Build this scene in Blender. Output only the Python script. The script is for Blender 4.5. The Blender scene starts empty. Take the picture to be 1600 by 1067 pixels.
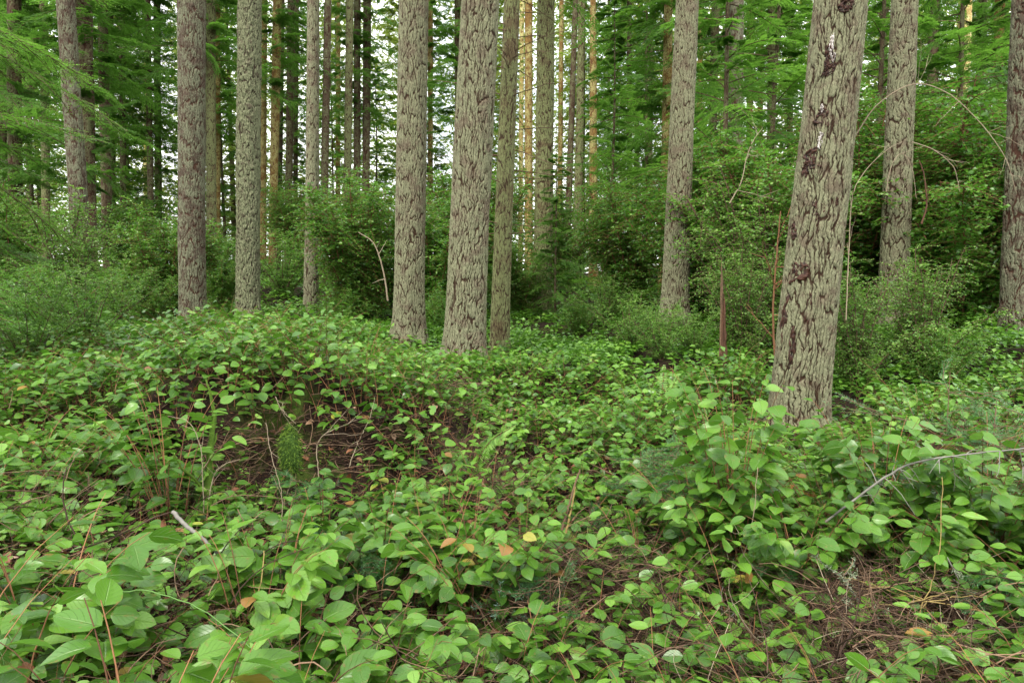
import bpy, math, random
import numpy as np
from mathutils import Vector, Quaternion, Matrix
rng = np.random.default_rng(7); random.seed(7)
sc = bpy.context.scene; COL = sc.collection
PI = math.pi
# ------------------------------------------------------------------ camera
CAMZ = 1.5; FPX = 1067.0; PITCH = math.atan(93/1067)
cd = bpy.data.cameras.new('camera'); cam = bpy.data.objects.new('camera', cd); COL.objects.link(cam)
cam.location = (0, 0, CAMZ); cam.rotation_euler = (PI/2 - PITCH, 0, 0)
cd.lens = 24; cd.sensor_width = 36; cd.clip_start = 0.02; cd.clip_end = 1500
sc.camera = cam
# ------------------------------------------------------------------ sky and sun
SUN_EL, SUN_AZ = math.radians(52), math.radians(205)
w = bpy.data.worlds.new('World'); sc.world = w; w.use_nodes = True
nt = w.node_tree; nt.nodes.clear()
out = nt.nodes.new('ShaderNodeOutputWorld'); bg = nt.nodes.new('ShaderNodeBackground'); bg.inputs[1].default_value = 0.12
sky = nt.nodes.new('ShaderNodeTexSky'); sky.sky_type = 'NISHITA'; sky.sun_disc = False
sky.sun_elevation = SUN_EL; sky.sun_rotation = SUN_AZ
tc = nt.nodes.new('ShaderNodeTexCoord'); nz = nt.nodes.new('ShaderNodeTexNoise'); nz.inputs['Scale'].default_value = 2.6
nz.inputs['Detail'].default_value = 5
rp = nt.nodes.new('ShaderNodeValToRGB'); rp.color_ramp.elements[0].position = 0.36; rp.color_ramp.elements[1].position = 0.52
rp.color_ramp.elements[0].color = (.45, .45, .45, 1); rp.color_ramp.elements[1].color = (.96, .96, .96, 1)
mx = nt.nodes.new('ShaderNodeMix'); mx.data_type = 'RGBA'; mx.inputs[7].default_value = (10.8, 10.9, 10.8, 1)
L = nt.links.new
L(tc.outputs['Generated'], nz.inputs['Vector']); L(nz.outputs['Fac'], rp.inputs[0]); L(rp.outputs[0], mx.inputs[0])
L(sky.outputs[0], mx.inputs[6]); L(mx.outputs[2], bg.inputs[0]); L(bg.outputs[0], out.inputs[0])
sd = bpy.data.lights.new('sun', 'SUN'); so = bpy.data.objects.new('sun', sd); COL.objects.link(so)
sd.energy = 1.5; sd.angle = math.radians(14); sd.color = (1, .95, .86)
sdir = Vector((math.sin(SUN_AZ)*math.cos(SUN_EL), math.cos(SUN_AZ)*math.cos(SUN_EL), math.sin(SUN_EL)))
so.rotation_euler = sdir.to_track_quat('Z', 'Y').to_euler()
sc.view_settings.view_transform = 'Standard'; sc.view_settings.look = 'None'
sc.view_settings.exposure = 1.35; sc.view_settings.gamma = 1
sc.cycles.use_denoising = True; sc.cycles.use_adaptive_sampling = False
sc.cycles.max_bounces = 6; sc.cycles.diffuse_bounces = 4; sc.cycles.glossy_bounces = 2; sc.cycles.transmission_bounces = 4
sc.cycles.transparent_max_bounces = 4; sc.cycles.sample_clamp_indirect = 6
sc.render.use_persistent_data = False

# ------------------------------------------------------------------ geometry helpers
def P(px, py, d):
    """point seen at photo pixel (px,py) standing d metres ahead"""
    cp, sp = math.cos(PITCH), math.sin(PITCH)
    b = (533.5-py)/FPX
    v = np.array([(px-800)/FPX, cp + b*sp, -sp + b*cp])
    return np.array([0, 0, CAMZ]) + v*(d/v[1])
def to_px(x, y, z):
    cp, sp = math.cos(PITCH), math.sin(PITCH)
    dz = z-CAMZ; dep = y*cp - dz*sp; up = y*sp + dz*cp
    dep = np.maximum(dep, .05)
    return 800+FPX*x/dep, 533.5-FPX*up/dep
_tab = np.random.default_rng(3).random((16, 256, 256))
def vn2(x, y, s=0):
    x = np.asarray(x, float); y = np.asarray(y, float)
    xi = np.floor(x).astype(int); yi = np.floor(y).astype(int); fx = x-xi; fy = y-yi
    fx = fx*fx*(3-2*fx); fy = fy*fy*(3-2*fy); t = _tab[s % 16]
    a = t[xi & 255, yi & 255]; b = t[(xi+1) & 255, yi & 255]; c = t[xi & 255, (yi+1) & 255]; d = t[(xi+1) & 255, (yi+1) & 255]
    return (a*(1-fx)+b*fx)*(1-fy)+(c*(1-fx)+d*fx)*fy
def fbm(x, y, s=0, o=4):
    r = 0; a = .5; f = 1
    for k in range(o):
        r = r + a*vn2(x*f+17.3*k, y*f+9.1*k, s+k); a *= .5; f *= 2
    return r/(1-.5**o)
def unit(v): return v/np.maximum(np.linalg.norm(v, axis=-1, keepdims=True), 1e-9)

class MB:
    """collects quads with a per-vertex random value, uv and a material index"""
    def __init__(s): s.v = []; s.f = []; s.r = []; s.uv = []; s.m = []; s.n = 0
    def add(s, v, f, r=0.5, uv=None, m=0):
        v = np.asarray(v, float).reshape(-1, 3); f = np.asarray(f, int).reshape(-1, 4)
        s.v.append(v); s.f.append(f+s.n)
        s.r.append(np.broadcast_to(np.asarray(r, float).reshape(-1) if np.ndim(r) else float(r), (len(v),)).copy())
        s.uv.append(np.zeros((len(v), 2)) if uv is None else np.asarray(uv, float).reshape(-1, 2))
        s.m.append(np.full(len(f), m, int)); s.n += len(v)
    def arrays(s): return [np.concatenate(a) for a in (s.v, s.f, s.r, s.uv, s.m)]
    def mesh(s, name, mats, smooth=True):
        v, f, r, uv, m = s.arrays()
        me = bpy.data.meshes.new(name)
        me.vertices.add(len(v)); me.vertices.foreach_set('co', v.astype(np.float32).ravel())
        me.loops.add(len(f)*4); me.loops.foreach_set('vertex_index', f.astype(np.int32).ravel())
        me.polygons.add(len(f)); me.polygons.foreach_set('loop_start', np.arange(len(f), dtype=np.int32)*4)
        for mm in mats: me.materials.append(mm)
        me.polygons.foreach_set('material_index', m.astype(np.int32))
        me.polygons.foreach_set('use_smooth', np.full(len(f), smooth))
        a = me.attributes.new('rnd', 'FLOAT', 'POINT'); a.data.foreach_set('value', r.astype(np.float32))
        b = me.attributes.new('luv', 'FLOAT2', 'POINT'); b.data.foreach_set('vector', uv.astype(np.float32).ravel())
        me.update(calc_edges=True)
        return me
    def obj(s, name, mats, parent=None, loc=None, smooth=True):
        if not isinstance(mats, (list, tuple)): mats = [mats]
        o = bpy.data.objects.new(name, s.mesh(name, mats, smooth)); COL.objects.link(o)
        if parent is not None: o.parent = parent
        if loc is not None: o.location = loc
        return o
def tag(o, label=None, cat=None, group=None, kind=None):
    if label: o['label'] = label
    if cat: o['category'] = cat
    if group: o['group'] = group
    if kind: o['kind'] = kind
    return o
def thing(name, loc, label, cat, group=None, rz=0, sc_=1):
    o = bpy.data.objects.new(name, None); COL.objects.link(o); o.location = tuple(loc); o.rotation_euler = (0, 0, rz)
    o.scale = (sc_,)*3; o.empty_display_size = .1
    return tag(o, label, cat, group)
def child(name, me, parent, rot=None, scale=None, loc=None):
    o = bpy.data.objects.new(name, me); COL.objects.link(o); o.parent = parent
    if rot is not None: o.rotation_euler = rot
    if scale is not None: o.scale = scale if hasattr(scale, '__len__') else (scale,)*3
    if loc is not None: o.location = loc
    return o

def tubes(mb, pts, rad, sides=4, r=.5, m=0):
    """pts (S,M,3) polylines, rad (S,M)"""
    pts = np.asarray(pts, float)
    if pts.ndim == 2: pts = pts[None]
    S, M, _ = pts.shape; rad = np.broadcast_to(rad, (S, M))
    tan = unit(np.gradient(pts, axis=1))
    ref = np.where(np.abs(tan[..., 2:3]) > .9, np.array([1., 0, 0]), np.array([0, 0, 1.]))
    a = unit(np.cross(tan, ref)); b = np.cross(tan, a)
    th = np.arange(sides)*2*PI/sides
    ring = pts[:, :, None]+rad[..., None, None]*(a[:, :, None]*np.cos(th)[:, None]+b[:, :, None]*np.sin(th)[:, None])
    idx = np.arange(S*M*sides).reshape(S, M, sides); nx = np.roll(idx, -1, 2)
    f = np.stack([idx[:, :-1], nx[:, :-1], nx[:, 1:], idx[:, 1:]], -1).reshape(-1, 4)
    rr = np.broadcast_to(np.asarray(r, float).reshape(-1, 1, 1) if np.ndim(r) else r, (S, M, sides))
    mb.add(ring.reshape(-1, 3), f, rr.reshape(-1), None, m)

def leaves(mb, pos, dr, nm, Ln, Wd, nu=3, nv=2, fold=.25, curl=.25, wave=.0, r=None, m=0, prof=(.6, .85)):
    pos = np.asarray(pos); N = len(pos); dr = unit(dr); side = unit(np.cross(nm, dr)); nm = np.cross(dr, side)
    u = np.linspace(0, 1, nu+1); v = np.linspace(-1, 1, nv+1)
    a, b = prof; wp = (u**a)*((1-u)**b); wp = wp/((a/(a+b))**a*(b/(a+b))**b); wp = np.maximum(wp, .03)
    if nu <= 2: wp = np.array([.12, 1, .06]) if nu == 2 else wp
    U, V = np.meshgrid(u, v, indexing='ij'); Wp = wp[:, None]*np.ones_like(V)
    Ln = np.broadcast_to(Ln, N); Wd = np.broadcast_to(Wd, N); fold = np.broadcast_to(fold, N); curl = np.broadcast_to(curl, N)
    X = Ln[:, None, None]*U*(1-.25*np.abs(curl)[:, None, None]*U)
    Y = Wd[:, None, None]*.5*V*Wp
    Z = np.abs(Y)*fold[:, None, None]-curl[:, None, None]*Ln[:, None, None]*U**2*.6
    if wave:
        ph = rng.random(N)[:, None, None]*6.28
        Z = Z+wave*Ln[:, None, None]*np.abs(V)*np.sin(U*11+ph+V*2)
    p = pos[:, None, None]+X[..., None]*dr[:, None, None]+Y[..., None]*side[:, None, None]+Z[..., None]*nm[:, None, None]
    K = (nu+1)*(nv+1); g = np.arange(K).reshape(nu+1, nv+1)
    f0 = np.stack([g[:-1, :-1], g[1:, :-1], g[1:, 1:], g[:-1, 1:]], -1).reshape(-1, 4)
    f = (np.arange(N)*K)[:, None, None]+f0
    r = rng.random(N) if r is None else r
    uv = np.broadcast_to(np.stack([U, V*.5+.5], -1).reshape(1, K, 2), (N, K, 2))
    mb.add(p.reshape(-1, 3), f, np.repeat(r, K), uv, m)

def sprays(mb, pos, dr, nm, Ln, Wd, r, m=0):
    """rhombic single-quad leaflets / needle tufts"""
    N = len(pos); dr = unit(dr); s = unit(np.cross(nm, dr)); Ln = np.broadcast_to(Ln, N)[:, None]; Wd = np.broadcast_to(Wd, N)[:, None]
    p = np.stack([pos, pos+dr*Ln*.45+s*Wd*.5, pos+dr*Ln, pos+dr*Ln*.45-s*Wd*.5], 1)
    mb.add(p.reshape(-1, 3), np.arange(N*4).reshape(N, 4), np.repeat(r, 4), None, m)

# ------------------------------------------------------------------ materials
def newmat(name):
    m = bpy.data.materials.new(name); m.use_nodes = True; nt = m.node_tree; nt.nodes.clear()
    o = nt.nodes.new('ShaderNodeOutputMaterial'); p = nt.nodes.new('ShaderNodeBsdfPrincipled'); nt.links.new(p.outputs[0], o.inputs[0])
    return m, nt, p, o
def N(nt, t, **k):
    n = nt.nodes.new(t)
    for a, b in k.items():
        if a.startswith('i_'): n.inputs[a[2:].replace('_', ' ')].default_value = b
        else: setattr(n, a, b)
    return n
def ramp(nt, src, stops):
    r = nt.nodes.new('ShaderNodeValToRGB'); e = r.color_ramp.elements
    while len(e) < len(stops): e.new(.5)
    for k, (p, c) in enumerate(stops):
        e[k].position = p; e[k].color = (*c, 1) if len(c) == 3 else c
    nt.links.new(src, r.inputs[0]); return r.outputs[0]
def mix(nt, f, a, b, mode='MIX'):
    m = nt.nodes.new('ShaderNodeMix'); m.data_type = 'RGBA'; m.blend_type = mode
    for i, x in ((0, f), (6, a), (7, b)):
        if hasattr(x, 'is_linked'): nt.links.new(x, m.inputs[i])
        else: m.inputs[i].default_value = x if i == 0 else (*x, 1)
    return m.outputs[2]
def math_(nt, op, a, b=0.0):
    m = nt.nodes.new('ShaderNodeMath'); m.operation = op
    for i, x in ((0, a), (1, b)):
        if hasattr(x, 'is_linked'): nt.links.new(x, m.inputs[i])
        else: m.inputs[i].default_value = x
    return m.outputs[0]
def leafmat(name, stops, rough=.38, trans=.3, tcol=(.2, .5, .04), veins=False, spec=.5, back=None):
    m, nt, p, o = newmat(name)
    at = N(nt, 'ShaderNodeAttribute', attribute_name='rnd')
    c = ramp(nt, at.outputs['Fac'], stops)
    ge = N(nt, 'ShaderNodeNewGeometry'); tx = N(nt, 'ShaderNodeTexCoord')
    nz = N(nt, 'ShaderNodeTexNoise', i_Scale=1.3, i_Detail=2.0); nt.links.new(tx.outputs['Object'], nz.inputs['Vector'])
    c = mix(nt, .5, c, ramp(nt, nz.outputs['Fac'], [(.35, (.55, .62, .6)), (.65, (1.0, 1.0, .8))]), 'MULTIPLY')
    if veins:
        uv = N(nt, 'ShaderNodeAttribute', attribute_name='luv'); sp = N(nt, 'ShaderNodeSeparateXYZ'); nt.links.new(uv.outputs['Vector'], sp.inputs[0])
        av = math_(nt, 'ABSOLUTE', math_(nt, 'SUBTRACT', sp.outputs[1], .5))
        mid = ramp(nt, av, [(.0, (1, 1, 1)), (.035, (0, 0, 0))])
        sv = math_(nt, 'ABSOLUTE', math_(nt, 'SINE', math_(nt, 'MULTIPLY', math_(nt, 'SUBTRACT', sp.outputs[0], math_(nt, 'MULTIPLY', av, .7)), 20.0)))
        svr = ramp(nt, sv, [(.0, (1, 1, 1)), (.16, (0, 0, 0))])
        c = mix(nt, math_(nt, 'MULTIPLY', mid, .55), c, (.22, .36, .10))
        c = mix(nt, math_(nt, 'MULTIPLY', svr, .34), c, (.17, .32, .09))
        n2 = N(nt, 'ShaderNodeTexNoise', i_Scale=60.0, i_Detail=3.0); nt.links.new(tx.outputs['Object'], n2.inputs['Vector'])
        spots = ramp(nt, n2.outputs['Fac'], [(.62, (0, 0, 0)), (.70, (1, 1, 1))])
        c = mix(nt, math_(nt, 'MULTIPLY', spots, .5), c, (.20, .13, .04))
        edge = ramp(nt, math_(nt, 'ADD', av, math_(nt, 'MULTIPLY', math_(nt, 'SUBTRACT', n2.outputs['Fac'], .5), .9)), [(.50, (0, 0, 0)), (.60, (1, 1, 1))])
        c = mix(nt, math_(nt, 'MULTIPLY', edge, .55), c, (.17, .10, .03))
        bp = N(nt, 'ShaderNodeBump', i_Strength=.6, i_Distance=.003)
        nt.links.new(math_(nt, 'ADD', math_(nt, 'MULTIPLY', svr, -1.0), math_(nt, 'MULTIPLY', mid, -1.5)), bp.inputs['Height'])
        nt.links.new(bp.outputs[0], p.inputs['Normal'])
    if back: c = mix(nt, ge.outputs['Backfacing'], c, back)
    nt.links.new(c, p.inputs['Base Color']); p.inputs['Roughness'].default_value = rough; p.inputs['Specular IOR Level'].default_value = spec
    tr = N(nt, 'ShaderNodeBsdfTranslucent'); nt.links.new(mix(nt, .6, c, tcol), tr.inputs[0])
    ms = N(nt, 'ShaderNodeMixShader'); ms.inputs[0].default_value = trans
    nt.links.new(p.outputs[0], ms.inputs[1]); nt.links.new(tr.outputs[0], ms.inputs[2]); nt.links.new(ms.outputs[0], o.inputs[0])
    return m
SAL = leafmat('salal_leaf', [(0, (.034, .098, .009)), (.4, (.072, .180, .015)), (.8, (.13, .275, .026)), (.94, (.20, .36, .06)), (.965, (.34, .34, .05)), (1, (.30, .14, .04))], rough=.34, trans=.22, spec=.5, veins=True)
SALF = leafmat('salal_leaf_far', [(0, (.032, .094, .009)), (.45, (.072, .180, .016)), (.9, (.15, .30, .032)), (1, (.24, .36, .08))], rough=.34, trans=.20, spec=.5)
HOL = leafmat('holly_leaf', [(0, (.040, .110, .015)), (.5, (.085, .20, .028)), (.85, (.14, .29, .045)), (1, (.24, .40, .08))], rough=.34, trans=.40, spec=.5)
HUC = leafmat('huckleberry_leaf', [(0, (.06, .15, .018)), (.5, (.11, .23, .03)), (1, (.21, .35, .06))], rough=.5, trans=.35)
CON = leafmat('conifer_needles', [(0, (.045, .105, .018)), (.5, (.090, .195, .030)), (1, (.155, .28, .045))], rough=.55, trans=.42, spec=.25, tcol=(.2, .48, .05))
CONB = leafmat('hemlock_needles', [(0, (.050, .125, .022)), (.5, (.090, .205, .036)), (1, (.155, .31, .055))], rough=.55, trans=.48, spec=.25, tcol=(.28, .6, .06))
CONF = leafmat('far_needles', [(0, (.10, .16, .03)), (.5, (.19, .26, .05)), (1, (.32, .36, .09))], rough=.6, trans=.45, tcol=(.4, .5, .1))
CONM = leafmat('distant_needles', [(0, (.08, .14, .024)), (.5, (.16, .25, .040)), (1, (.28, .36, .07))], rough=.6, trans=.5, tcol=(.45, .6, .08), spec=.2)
FIRS = leafmat('seedling_needles', [(0, (.03, .10, .025)), (.62, (.065, .19, .05)), (.75, (.16, .30, .13)), (1, (.34, .50, .44))], rough=.5, trans=.2)
FERN = leafmat('fern_leaf', [(0, (.13, .28, .04)), (1, (.30, .48, .12))], rough=.45, trans=.35)
DEADL = leafmat('dead_leaf', [(0, (.20, .07, .03)), (.5, (.32, .13, .06)), (1, (.34, .22, .15))], rough=.6, trans=.12, tcol=(.4, .15, .04))

def barkmat(name, ridge, ridge2, furrow, lich, lamt, scale=1.0, fine=1.0):
    """colour from the mesh's own furrow depth (attribute rnd) plus lichen patches"""
    m, nt, p, o = newmat(name)
    at = N(nt, 'ShaderNodeAttribute', attribute_name='rnd'); tx = N(nt, 'ShaderNodeTexCoord')
    mp = N(nt, 'ShaderNodeMapping'); mp.inputs['Scale'].default_value = (1, 1, .35); nt.links.new(tx.outputs['Object'], mp.inputs[0])
    n1 = N(nt, 'ShaderNodeTexNoise', i_Scale=22.0*scale, i_Detail=6.0, i_Roughness=.7); nt.links.new(mp.outputs[0], n1.inputs['Vector'])
    n2 = N(nt, 'ShaderNodeTexNoise', i_Scale=5.0*scale, i_Detail=5.0, i_Roughness=.65); nt.links.new(tx.outputs['Object'], n2.inputs['Vector'])
    n3 = N(nt, 'ShaderNodeTexNoise', i_Scale=95.0*scale, i_Detail=4.0, i_Roughness=.8); nt.links.new(mp.outputs[0], n3.inputs['Vector'])
    vo = N(nt, 'ShaderNodeTexVoronoi', i_Scale=70.0*scale); nt.links.new(tx.outputs['Object'], vo.inputs['Vector'])
    c = mix(nt, n1.outputs['Fac'], ridge, ridge2)
    lm = ramp(nt, math_(nt, 'ADD', n2.outputs['Fac'], math_(nt, 'MULTIPLY', n3.outputs['Fac'], .5)), [(.80-lamt*.28, (0, 0, 0)), (.88-lamt*.22, (1, 1, 1))])
    lc = mix(nt, vo.outputs['Color'], lich, tuple(x*1.5 for x in lich))
    c = mix(nt, math_(nt, 'MULTIPLY', lm, .9), c, lc)
    fr = math_(nt, 'ADD', at.outputs['Fac'], math_(nt, 'MULTIPLY', math_(nt, 'SUBTRACT', n3.outputs['Fac'], .5), .35))
    c = mix(nt, ramp(nt, fr, [(.20, (1, 1, 1)), (.56, (0, 0, 0))]), c, furrow)
    n4 = N(nt, 'ShaderNodeTexNoise', i_Scale=48.0*scale, i_Detail=3.0, i_Roughness=.6); nt.links.new(mp.outputs[0], n4.inputs['Vector'])
    c = mix(nt, math_(nt, 'MULTIPLY', ramp(nt, n4.outputs['Fac'], [(.33, (1, 1, 1)), (.41, (0, 0, 0))]), .7), c, furrow)
    c = mix(nt, 1.0, c, ramp(nt, n3.outputs['Fac'], [(.3, (.6, .6, .6)), (.7, (1.35, 1.35, 1.35))]), 'MULTIPLY')
    nt.links.new(c, p.inputs['Base Color']); p.inputs['Roughness'].default_value = .9; p.inputs['Specular IOR Level'].default_value = .2
    bp = N(nt, 'ShaderNodeBump', i_Strength=1.0*fine, i_Distance=.02)
    h = math_(nt, 'ADD', n1.outputs['Fac'], math_(nt, 'MULTIPLY', n3.outputs['Fac'], .5))
    nt.links.new(h, bp.inputs['Height']); nt.links.new(bp.outputs[0], p.inputs['Normal'])
    return m
B_FIR = barkmat('fir_bark', (.180, .148, .100), (.105, .083, .052), (.036, .019, .010), (.160, .162, .095), .50)
B_RED = barkmat('red_fir_bark', (.105, .080, .056), (.065, .046, .032), (.050, .022, .013), (.125, .128, .080), .42)
B_LICH = barkmat('shaggy_lichen_bark', (.15, .13, .085), (.085, .070, .045), (.045, .032, .020), (.16, .17, .095), .75, 1.4)
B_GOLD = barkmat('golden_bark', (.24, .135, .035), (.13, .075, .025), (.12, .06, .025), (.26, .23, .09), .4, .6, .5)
B_LIT = barkmat('sunlit_yellow_bark', (.70, .52, .20), (.50, .34, .12), (.3, .18, .07), (.62, .56, .27), .4, .6, .5)  # warm sunlight on the far trunks painted into the bark colour
B_DARK = barkmat('dark_brown_bark', (.11, .075, .045), (.07, .048, .03), (.05, .02, .012), (.12, .12, .06), .3, .7, .6)
B_OLV = barkmat('olive_bark', (.13, .10, .05), (.08, .06, .03), (.04, .022, .012), (.12, .13, .055), .6, .7, .8)

def simple(name, c1, c2, scale=20, rough=.8, stretch=1, bump=.5, spec=.3):
    m, nt, p, o = newmat(name); tx = N(nt, 'ShaderNodeTexCoord'); at = N(nt, 'ShaderNodeAttribute', attribute_name='rnd')
    mp = N(nt, 'ShaderNodeMapping'); mp.inputs['Scale'].default_value = (1, 1, stretch); nt.links.new(tx.outputs['Object'], mp.inputs[0])
    n1 = N(nt, 'ShaderNodeTexNoise', i_Scale=float(scale), i_Detail=5.0, i_Roughness=.7); nt.links.new(mp.outputs[0], n1.inputs['Vector'])
    f = math_(nt, 'ADD', math_(nt, 'MULTIPLY', n1.outputs['Fac'], .8), math_(nt, 'MULTIPLY', math_(nt, 'SUBTRACT', at.outputs['Fac'], .5), .9))
    nt.links.new(ramp(nt, f, [(.15, c1), (.65, c2)]), p.inputs['Base Color'])
    p.inputs['Roughness'].default_value = rough; p.inputs['Specular IOR Level'].default_value = spec
    bp = N(nt, 'ShaderNodeBump', i_Strength=bump, i_Distance=.004); nt.links.new(n1.outputs['Fac'], bp.inputs['Height']); nt.links.new(bp.outputs[0], p.inputs['Normal'])
    return m
STEM = simple('red_brown_stem', (.10, .045, .022), (.26, .12, .055), 30)
TWIG = simple('dead_twig', (.035, .017, .010), (.24, .15, .09), 25)
GREYW = simple('grey_wood', (.085, .078, .066), (.24, .225, .195), 30)
WHITW = simple('pale_branch', (.14, .10, .065), (.36, .29, .20), 30)
YELST = simple('yellow_stem', (.14, .095, .03), (.34, .25, .09), 30)
GRNST = simple('green_stem', (.06, .13, .03), (.13, .25, .06), 30)
LICH = simple('pale_lichen', (.13, .17, .09), (.34, .40, .26), 60, .95)
MOSS = simple('green_moss', (.028, .065, .008), (.12, .20, .02), 90, .95, bump=1)
ROT = simple('rotten_red_wood', (.035, .018, .012), (.14, .065, .035), 22, .9, .15, 1)
SAP = simple('black_pitch', (.008, .004, .003), (.055, .020, .010), 60, .6, bump=1, spec=.3)
RESIN = simple('dried_resin', (.24, .18, .15), (.72, .68, .64), 80, .5, bump=1)
CONE = simple('fir_cone', (.09, .045, .025), (.24, .13, .07), 60)
LITT = simple('needle_litter', (.13, .05, .025), (.36, .17, .08), 30)

# ------------------------------------------------------------------ terrain
CP = [  # photo x, distance, ground height
 (0,.8,.45),(0,1.4,.5),(50,2.5,.45),(50,4,.55),(50,6,.62),(60,9,.72),(60,14,.85),
 (300,.8,.15),(300,1.6,.2),(300,2.6,.22),(300,3.4,.26),(330,3.9,.30),(320,4.4,.92),(300,7,.74),(300,12,.60),
 (500,1.5,.0),(500,2.5,.08),(500,3.5,.12),(500,4.0,.14),(500,4.25,.42),(500,4.5,.96),(500,6.5,.78),(450,12,.64),(486,17,.74),
 (650,1.5,-.02),(650,2.6,.02),(620,3.9,.12),(620,4.2,.30),(640,4.6,.72),(650,6.5,.64),(640,10,.68),(725,7.5,.60),
 (800,1.5,-.03),(800,3,.0),(800,4.5,.12),(800,6,.38),(780,9,.55),(850,15,.75),
 (950,1.5,-.03),(950,3.5,.0),(900,6,.18),(900,10,.42),(920,20,.9),
 (1100,2.7,.0),(1100,4,.05),(1060,6.5,.35),(1052,11,.76),(1070,8,.62),
 (1300,1.5,.0),(1300,2.7,.0),(1250,4,.08),(1245,5.9,.14),(1250,8,.35),(1250,13,.9),
 (1550,1.5,.02),(1550,2.7,.05),(1550,4,.12),(1500,7,.25),(1500,10,.65),(1500,14,1.0),
 (100,20,1.5),(300,20,1.4),(600,20,1.2),(900,28,1.3),(1200,20,1.4),(1500,22,1.6),(100,35,2.0),(450,35,2.1),(800,40,1.9),(1200,35,2.2),(1550,35,2.3),(100,70,2.2),(800,70,2.2),(1500,70,2.4)]
CPa = np.array(CP, float)
def G(x, y):
    x = np.asarray(x, float); y = np.asarray(y, float); sh = np.broadcast(x, y).shape
    x, y = [np.broadcast_to(a, sh).ravel() for a in (x, y)]
    d = np.maximum(y, .8); px = np.clip(800+FPX*x/d, -500, 2100); ld = np.log(np.minimum(d, 80)); z = np.zeros_like(d); W = np.zeros_like(d)
    for a, b, c in CPa:
        ww = 1/(((px-a)/190)**2+((ld-math.log(b))/.16)**2+.04)**2
        z += ww*c; W += ww
    z /= W
    z += (fbm(x*1.3+50, y*1.3+50, 2, 3)-.5)*.16*np.clip(d/4, .5, 2)+(fbm(x*7+50, y*7+50, 5, 2)-.5)*.05
    return z.reshape(sh)
def sh_(n, a, b, k):
    t = np.linspace(-1, 1, n); s = np.sinh(k*t)/math.sinh(k); return np.where(s < 0, -s*a, s*b)
gx = sh_(440, -260, 260, 4.6); gy = sh_(440, -60, 320, 5.0)+2.6
X, Y = np.meshgrid(gx, gy, indexing='ij'); Z = G(X, Y)
mb = MB(); idx = np.arange(X.size).reshape(X.shape)
mb.add(np.stack([X, Y, Z], -1), np.stack([idx[:-1, :-1], idx[1:, :-1], idx[1:, 1:], idx[:-1, 1:]], -1))
m, nt, p, o = newmat('forest_floor'); tx = N(nt, 'ShaderNodeTexCoord')
n1 = N(nt, 'ShaderNodeTexNoise', i_Scale=2.2, i_Detail=6.0, i_Roughness=.65); n2 = N(nt, 'ShaderNodeTexNoise', i_Scale=70.0, i_Detail=6.0, i_Roughness=.8)
n3 = N(nt, 'ShaderNodeTexNoise', i_Scale=14.0, i_Detail=5.0, i_Roughness=.7)
for n in (n1, n2, n3): nt.links.new(tx.outputs['Object'], n.inputs['Vector'])
c = ramp(nt, n2.outputs['Fac'], [(.3, (.006, .004, .003)), (.55, (.022, .012, .007)), (.75, (.065, .035, .020))])
gm = ramp(nt, math_(nt, 'ADD', n1.outputs['Fac'], math_(nt, 'MULTIPLY', n3.outputs['Fac'], .35)), [(.70, (0, 0, 0)), (.82, (1, 1, 1))])
c = mix(nt, gm, c, ramp(nt, n2.outputs['Fac'], [(.3, (.02, .035, .006)), (.7, (.085, .12, .018))]))
nt.links.new(c, p.inputs['Base Color']); p.inputs['Roughness'].default_value = .95; p.inputs['Specular IOR Level'].default_value = .15
bp = N(nt, 'ShaderNodeBump', i_Strength=1.0, i_Distance=.02); nt.links.new(math_(nt, 'ADD', n2.outputs['Fac'], n3.outputs['Fac']), bp.inputs['Height']); nt.links.new(bp.outputs[0], p.inputs['Normal'])
tag(mb.obj('forest_floor', m), kind='structure')

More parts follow.
